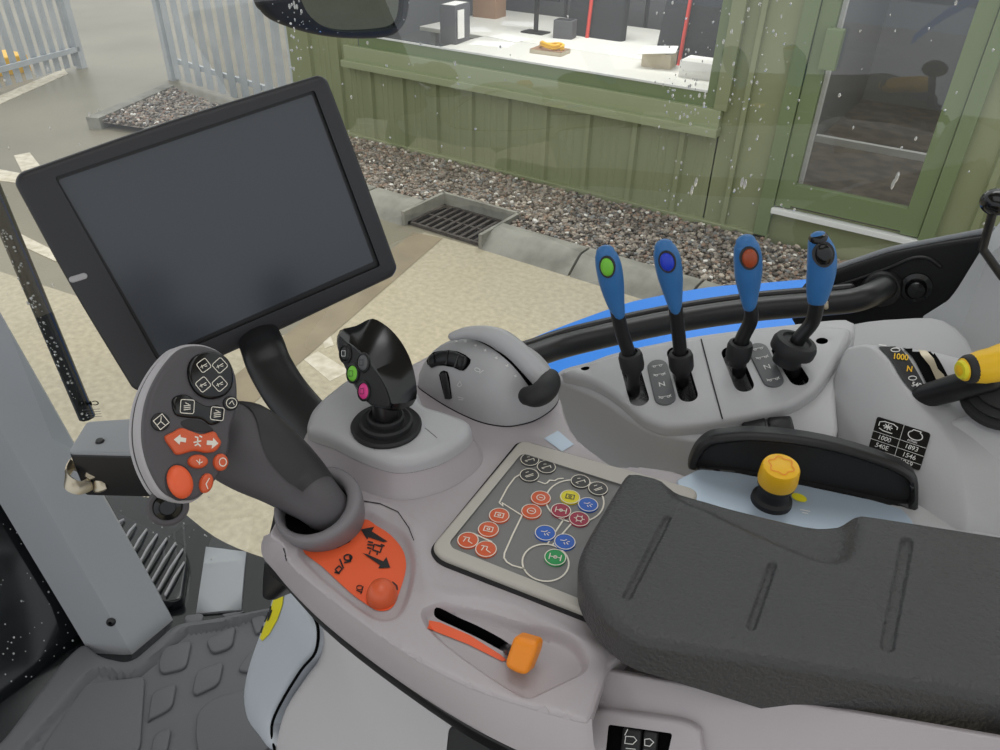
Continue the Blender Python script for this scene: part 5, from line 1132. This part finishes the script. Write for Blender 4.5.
# =================================================================== monitor
S_ = .28/.30
MO = Vector((-.717, .297, -.241))*S_; MN = Vector((.863, -.430, .267)); MP_ = Plane(MO, MN, Vector((.388, .901, .196)))
mo_t = thing('monitor', 'large switched off touch monitor with a black bezel on a curved arm', 'monitor', ond(318, 432, .70))
mout = fillet(MP_.uvs([(14, 183.5), (18, 173.5), (170, 120), (320, 74.5), (328, 78.5), (365, 175), (398.5, 268), (394, 277), (270, 336), (142, 393), (133, 390), (70, 287)]), [.004, .004, .05, .004, .004, .05, .004, .004, .05, .004, .004, .05], 4)
mscr = [(58, 180), (313, 94), (375, 262), (160, 357)]
mrec = [(54.5, 177), (314.5, 90), (380.5, 266), (158, 362)]
field('bezel', MP_, mout, ['bezel', 'black'], mo_t, holes=[fillet(MP_.uvs(mrec), .003)], r=.005, depth=.02, step=.005, hole_depth=.0045, hole_mat=1, hr=0, nr=4)
MS = MP_.off(-.0040); field('screen', MS, fillet(MP_.uvs(mscr), .002), 'screen', mo_t, r=0, depth=.0008, step=.05)
field('rear_shell', MP_.off(-.0195), [tuple(Vector(p[:2])) for p in mout], 'bezel', mo_t, r=.001, depth=.022, step=.02, taper=-.022)
field('power_button', MP_.off(.0015), capsule(MP_.uv(72.5, 279.5), MP_.uv(84, 276), .0028), 'griprim', mo_t, r=.001, depth=.003, step=.003)
ap = catmull([MP_.p(*MP_.uv(262, 312), -.055), MP_.p(*MP_.uv(262, 330), -.050), ond(262, 345, .77), ond(270, 366, .755), ond(287, 394, .735), ond(312, 424, .71), ond(335, 450, .69)], 6, False)
sweep('arm', ap, [(.021, .010)]*len(ap), 'black', mo_t, n=20, up=-ray(290, 390)); 
lathe('arm_socket', MP_.p(*MP_.uv(258, 325), -.03), (ap[2]-ap[0]), [(.026, -.01), (.027, .012), (.022, .02)], 'blackm', mo_t, n=24)

# =================================================================== armrest pad
AO = onz(700, 560, -.380); AP_ = Plane(AO, Vector((-.15, .01, .985)), (1, 0, 0))
apx = [(624, 474), (632, 471), (648, 473), (700, 487), (736, 497), (806, 513), (832, 514), (850, 511.5), (877, 514), (1000, 533), (1120, 551), (1120, 735), (1000, 699), (870, 676), (736, 655), (660, 643), (632, 636), (606, 618), (588, 596), (578, 574), (578, 556), (586, 537), (606, 503)]
dipp = AP_.uvs([(664, 468), (668, 495), (700, 509), (745, 531), (815, 561), (848, 561), (861, 537), (853, 500), (806, 490), (736, 470)])
grv = [capsule(AP_.uv(667, 518), AP_.uv(627, 596), .0026), capsule(AP_.uv(772, 565), AP_.uv(751, 626), .0026), capsule(AP_.uv(907, 541), AP_.uv(887, 646), .0036)]
gmore = []
for a_, b_, w_ in ((AP_.uv(667, 518), AP_.uv(627, 596), .0026), (AP_.uv(772, 565), AP_.uv(751, 626), .0026), (AP_.uv(907, 541), AP_.uv(887, 646), .0036)):
    for o_ in (-.0016, -.0008, 0, .0006, .0012, .002): gmore += [tuple(q) for q in resample([Vector(z) for z in capsule(a_, b_, w_+o_, 10)], .0022)]
    gmore += [tuple(q) for q in resample([Vector(a_), Vector(b_)], .0022, False)]
def harm(c, d):
    h = -.009*sstep(sdf(c, catmull(dipp, 2)), -.002, .013)
    for q in grv: h -= .0026*sstep(sdf(c, q), -.0012, .0018)
    return h
ar = field('armrest_pad', AP_, catmull(apx and AP_.uvs(apx), 3), 'leather', r=.0075, depth=.044, step=.006, h=harm, grid=.0032, taper=.001, nr=7, more=gmore, dfun=lambda u, v: .027+.054*max(0, min(1, (u+.0)/.24)))
tag(ar, 'thick black grained armrest pad with three grooves and a scooped edge', 'armrest')

# =================================================================== silver plate, guard and yellow knob behind the armrest
PZ = -.428; PP_ = HZ(PZ)
sp_t = thing('switch_tray', 'silver plate with a tall black guard behind the armrest pad', 'tray', onz(800, 500, PZ))
field('plate', PP_, fillet(PP_.uvs([(676, 480), (699, 468.5), (735, 472), (804, 485), (870, 499), (902, 508), (914, 522), (900, 580), (780, 570), (690, 515)]), .004), 'plate', sp_t, r=.0015, depth=.006, step=.02)
ga_, gb_ = onz(699, 468, PZ), onz(906, 505, PZ); gd = (gb_-ga_).normalized(); gN = Vector((gd.y, -gd.x, .12)); GPl = Plane(ga_, gN, gd)
gout = [(688, 471), (690, 460), (696, 449), (705, 441), (716, 437), (750, 434), (795, 437.5), (840, 446), (885, 460), (910, 472), (919, 482), (920, 502), (918, 522), (906, 512), (870, 505), (804, 490), (735, 477), (702, 474)]
gin = [(699, 470), (703, 456), (711, 449), (722, 446), (752, 443), (795, 446.5), (838, 455), (880, 468), (902, 478), (910, 487), (909, 506), (870, 499.5), (804, 485.5), (735, 473)]
field('guard', GPl, catmull(GPl.uvs(gout), 3), ['black', 'blackm'], sp_t, holes=[catmull(GPl.uvs(gin), 3)], r=.006, depth=.014, step=.006, hole_depth=.007, hole_mat=1, hr=.003)
yk = onz(771, 501, PZ); yt = thing('pto_push_control', 'yellow capped push knob on a black stem beside the armrest pad', 'knob', yk)
lathe('stem', yk, (0, 0, 1), [(.0165, 0), (.016, .004), (.013, .006), (.0118, .010), (.0125, .014), (.0145, .018), (.0145, .021), (.014, .024)], 'blackm', yt, n=32)
cp_ = lathe('cap', yk+Vector((0, 0, .022)), (.0, -.12, 1), [(.0152, 0), (.0156, .003), (.0148, .015), (.0138, .0172), (.0118, .018), (.001, .018)], 'yellow', yt, n=40)
kq = Plane(yk+Vector((0, -.0022, .0401)), (.0, -.12, 1), (1, 0, 0)); lines('marking', kq, [([(.009*(1+.13*math.cos(6*t))*math.cos(t), .009*(1+.13*math.cos(6*t))*math.sin(t)) for t in [k_*2*PI/48 for k_ in range(48)]], True)], .0008, 'amber', yt, lift=.0003)
fillshape('round_sticker', PP_, [ell(PP_.uv(799, 498), .0062, .0048)], 'sticker', sp_t, lift=.0006)
lines('marking', PP_, [([PP_.uv(800, 510), PP_.uv(810, 512)], False), ([PP_.uv(802, 513), PP_.uv(808, 514)], False)], .0012, 'white', sp_t, lift=.0006)

# =================================================================== side panel with rocker switches
SPN = Plane(onz(660, 695, -.433), Vector((-.05, -.86, .55)), (1, .1, 0))
sd = thing('switch_console', 'grey console side panel with a recessed pair of rocker switches', 'panel', SPN.hit(800, 790))
field('panel', SPN, fillet(SPN.uvs([(590, 667), (670, 681), (1000, 738), (1130, 760), (1130, 900), (540, 900), (562, 770), (574, 722), (583, 712)]), .003), 'shell', sd, r=.002, depth=.005, step=.012)
SF = SPN.off(.0065); so_ = [(588, 712), (606, 711), (640, 715), (678, 720.5), (695, 728), (700, 740), (694, 790), (584, 790), (585, 730)]
si_ = [(608, 725), (640, 729.5), (672, 734), (668, 752), (664, 776), (603, 770), (606, 745)]
field('switch_surround', SF, catmull(SF.uvs(so_), 3), ['shell', 'hole'], sd, holes=[fillet(SF.uvs(si_), .002)], r=.003, depth=.007, step=.005, hole_depth=.006, hole_mat=1, hr=.001)
for q, l in (([(622, 728), (641, 731), (638, 770), (618, 766)], 'left'), ([(643, 731), (657, 733), (654, 772), (640, 770)], 'right')):
    field('rocker_switch', SF.off(.000), fillet(SF.uvs(q), .002), 'blackm', sd, r=.002, depth=.004, step=.005)
lines('marking', SF.off(.0002), [(SF.uvs(p), cl) for p, cl in (([(626, 736), (634, 736.5), (637, 740), (633, 744), (625, 743)], True), ([(645, 739), (650, 738.5), (654, 742), (650, 746), (645, 745)], True), ([(626, 748), (636, 749)], False), ([(644, 750), (652, 751)], False), ([(625, 735), (628, 729)], False))], .0005, 'white', sd, lift=.0003)

# =================================================================== seat below the console
cvp = [(279, 580), (268, 608), (257, 638), (247, 669), (243, 697), (247, 722), (258, 738), (268, 751), (274, 745), (270, 725), (279, 702), (298, 669), (313, 652), (317, 628), (309, 612), (298, 590)]
CV = Plane(ony(285, 660, .33), Vector((-.42, -.80, .42)), (1, -.4, 0))
ct = thing('seat_side_cover', 'blue grey plastic seat cover with a yellow warning label', 'cover', CV.hit(268, 750))
cvo = field('cover', CV, catmull(CV.uvs(cvp), 3), 'covergrey', ct, r=.009, depth=.03, step=.006, nr=5, taper=-.002, grid=.012, h=lambda c, d: .006*np.minimum(d/.03, 1)); cbv = tree(cvo)
wl = [(281, 584), (285, 592), (283, 606), (278, 620), (270, 634), (263, 641), (260.5, 638), (268, 618), (275, 598)]
wrap_fill('warning_label', cbv, wl, 'sticker', ct, lift=.0012, step=2); wrap_lines('marking', cbv, [([(270, 612), (266, 622)], False), ([(273, 610), (269, 621), (272, 606)], False), ([(264, 626), (262, 633)], False)], 1.4, 'blackm', ct, lift=.0018)
sq_ = catmull([CV.p(*CV.uv(*p), -.002) for p in [(306, 606), (316, 626), (314, 652), (299, 671), (279, 704), (270, 727), (273, 750)]], 4, False)
sweep('gap_line', sq_, [.0018]*len(sq_), 'hole', ct, n=8)  # dark gap between cover and seat base, painted as a black cord
SB_ = Plane(ony(360, 700, .328), Vector((-.12, -.86, .42)), (1, 0, 0))
sbp = [(300, 585), (314, 612), (321, 630), (318, 654), (303, 676), (284, 706), (275, 742), (270, 800), (300, 900), (520, 900), (500, 800), (470, 735), (440, 690), (400, 640), (340, 590)]
tag(field('operator_seat', SB_, catmull(SB_.uvs(sbp), 3), 'seatgrey', r=.016, depth=.12, step=.012, nr=7, grid=.014, h=lambda c, d: .02*np.sqrt(np.clip(np.minimum(d/.09, 1), 0, 1))), 'smooth pale grey seat base below the armrest console', 'seat')
BB = Plane(ond(460, 740, .60), Vector((-.1, -.8, .5)), (1, 0, 0)); bt_ = thing('adjuster_block', 'dark adjuster block tucked under the console edge', 'adjuster', BB.hit(460, 780))
field('body', BB, fillet(BB.uvs([(447, 728), (462, 724), (470, 733), (500, 752), (500, 800), (440, 800)]), .004), 'blackm', bt_, r=.003, depth=.04, step=.01)
BR = Plane(ond(268, 560, .665), Vector((-.1, -.85, .3)), (1, 0, 0)); tag(field('support_bracket', BR, catmull(BR.uvs([(276, 500), (268, 522), (261, 556), (258.5, 588), (260, 600), (267, 603), (276, 596), (292, 580), (300, 540)]), 3), 'black', r=.008, depth=.05, step=.008), 'black support bracket under the tip of the armrest console', 'bracket')

# =================================================================== rain on the glass, small glass mark
v = []; f = []
def drop(P, n, r, st):
    n = n.normalized(); a = Vector((0, 0, 1)); a = (a-n*a.dot(n)).normalized(); b_ = n.cross(a); b0 = len(v); N = 7
    for k_ in range(N): t = 2*PI*k_/N; v.append(P+b_*(r*math.cos(t))+a*(r*st*math.sin(t)))
    for k_ in range(N): t = 2*PI*k_/N; v.append(P+b_*(r*.6*math.cos(t))+a*(r*st*.6*math.sin(t))+n*r*.5)
    for k_ in range(N): f.append((b0+k_, b0+(k_+1) % N, b0+N+(k_+1) % N, b0+N+k_))
    f.append(tuple(b0+N+k_ for k_ in range(N)))
zones = [((655, 0, 800, 215), 150), ((288, 0, 302, 90), 30), ((300, 40, 520, 160), 30), ((160, 500, 200, 545), 22), ((100, 492, 230, 600), 26), ((0, 60, 110, 440), 30), ((800, 0, 1000, 230), 20), ((660, 60, 760, 120), 40)]
for (x0, y0, x1, y1), n_ in zones:
    for _ in range(n_):
        P, nn = on_glass(random.uniform(x0, x1), random.uniform(y0, y1))
        if P is not None: drop(P+nn*.0006, nn, random.choice([.0006, .0008, .001, .0013, .0016]), random.uniform(1, 2.2))
for q in [(692, 190), (696, 182), (742, 182), (745, 184), (893, 184), (897, 177)]:
    P, nn = on_glass(*q)
    if P is not None: drop(P+nn*.0006, nn, .0022, 3.5)
rbv = tree(sw)
for _ in range(190):
    t = random.random(); P, nn = cast(rbv, -1+t*83+random.uniform(-9, 9), 230+t*194)
    if P is not None: drop(P, nn, random.choice([.0008, .0011, .0015, .002]), 1.1)
fb = tree(bpy.data.objects['front_lower_panel'])
for _ in range(110):
    P, nn = cast(fb, random.uniform(0, 95), random.uniform(500, 740))
    if P is not None: drop(P, nn, random.choice([.0007, .0009, .0012, .0016]), 1.3)
hb = tree(bpy.data.objects['housing'])
for _ in range(60):
    P, nn = cast(hb, random.uniform(256, 412), random.uniform(0, 40))
    if P is not None: drop(P, nn, random.choice([.0012, .0016, .0022]), 1.0)
o = mk('rain_drops', v, f, 'drop'); tag(o, 'rain drops spotting the side window, rail and mirror', 'rain drops', kind='stuff')
P, nn = on_glass(89, 403); gm = Plane(P+nn*.0015, nn, Vector((0, 0, 1)).cross(nn))
wm = thing('glass_mark', 'tiny black maker mark printed on the window beside the rail', 'mark', P)
text('lettering', 'CMD', gm, (0, 0), (1, -.0), .0125, 'blackg', wm, mirror=True, sx=1.15, bold=.02)
lines('small_print', gm, [([(-.012+.003*(k_ % 2), -.012-.005*k_), (.014, -.012-.005*k_)], False) for k_ in range(4)], .0009, 'plategrey', wm)

M['headliner'] = mat('pale headliner', (190, 190, 188), .8)
def roof_mesh():     # unseen roof panel; its open hatch is added to brighten the cab
    x0, x1, y0, y1, z0, z1 = -1.3, 1.0, -1.2, 1.12, .5, .57; a0, a1, b0, b1 = -.55, .45, -.35, .62
    v = []
    for z in (z0, z1): v += [(x0, y0, z), (x1, y0, z), (x1, y1, z), (x0, y1, z), (a0, b0, z), (a1, b0, z), (a1, b1, z), (a0, b1, z)]
    f = []
    for k_ in range(4):
        n_ = (k_+1) % 4; f += [(k_, 4+k_, 4+n_, n_), (8+k_, 8+n_, 12+n_, 12+k_), (k_, n_, 8+n_, 8+k_), (4+k_, 12+k_, 12+n_, 4+n_)]
    return v, f
tag(mk('ceiling', *roof_mesh(), 'headliner', smooth=False), kind='structure')
# =================================================================== light
wd = bpy.data.worlds.new('overcast sky'); SC.world = wd; wd.use_nodes = True; nt = wd.node_tree; bg = nt.nodes['Background']
tc = nt.nodes.new('ShaderNodeTexCoord'); sx_ = nt.nodes.new('ShaderNodeSeparateXYZ'); rp_ = nt.nodes.new('ShaderNodeValToRGB')
nt.links.new(tc.outputs['Generated'], sx_.inputs[0]); nt.links.new(sx_.outputs['Z'], rp_.inputs['Fac']); nt.links.new(rp_.outputs[0], bg.inputs[0])
rp_.color_ramp.elements[0].position = .0; rp_.color_ramp.elements[0].color = (.62, .66, .70, 1); rp_.color_ramp.elements[1].position = .7; rp_.color_ramp.elements[1].color = (1, 1, 1, 1)
bg.inputs[1].default_value = 1.0
sn = bpy.data.lights.new('hazy_sun', 'SUN'); sn.energy = .9; sn.angle = math.radians(35); so2 = bpy.data.objects.new('hazy_sun', sn); COL.objects.link(so2)
so2.rotation_euler = Vector((.25, -.45, -1)).to_track_quat('-Z', 'Y').to_euler()
ol_ = bpy.data.lights.new('office_light', 'AREA'); ol_.energy = 85; ol_.size = 2.5; ol_.size_y = 1.2; ol_.shape = 'RECTANGLE'; oo = bpy.data.objects.new('office_light', ol_); COL.objects.link(oo); oo.location = Vector((-3.5, 7.0, .95))+UP
el_ = bpy.data.lights.new('entrance_fill', 'AREA'); el_.energy = 32; el_.size = 1.2; eo = bpy.data.objects.new('entrance_fill', el_); COL.objects.link(eo); eo.location = Vector((-.2, 7.4, .95))+UP  # unseen fill lamp added to brighten the room behind the door
SC.view_settings.view_transform = 'Standard'; SC.view_settings.look = 'None'; SC.view_settings.gamma = 1; SC.view_settings.use_curve_mapping = False
SC.view_settings.exposure = 0.2
SC.cycles.max_bounces = 8; SC.cycles.transparent_max_bounces = 16
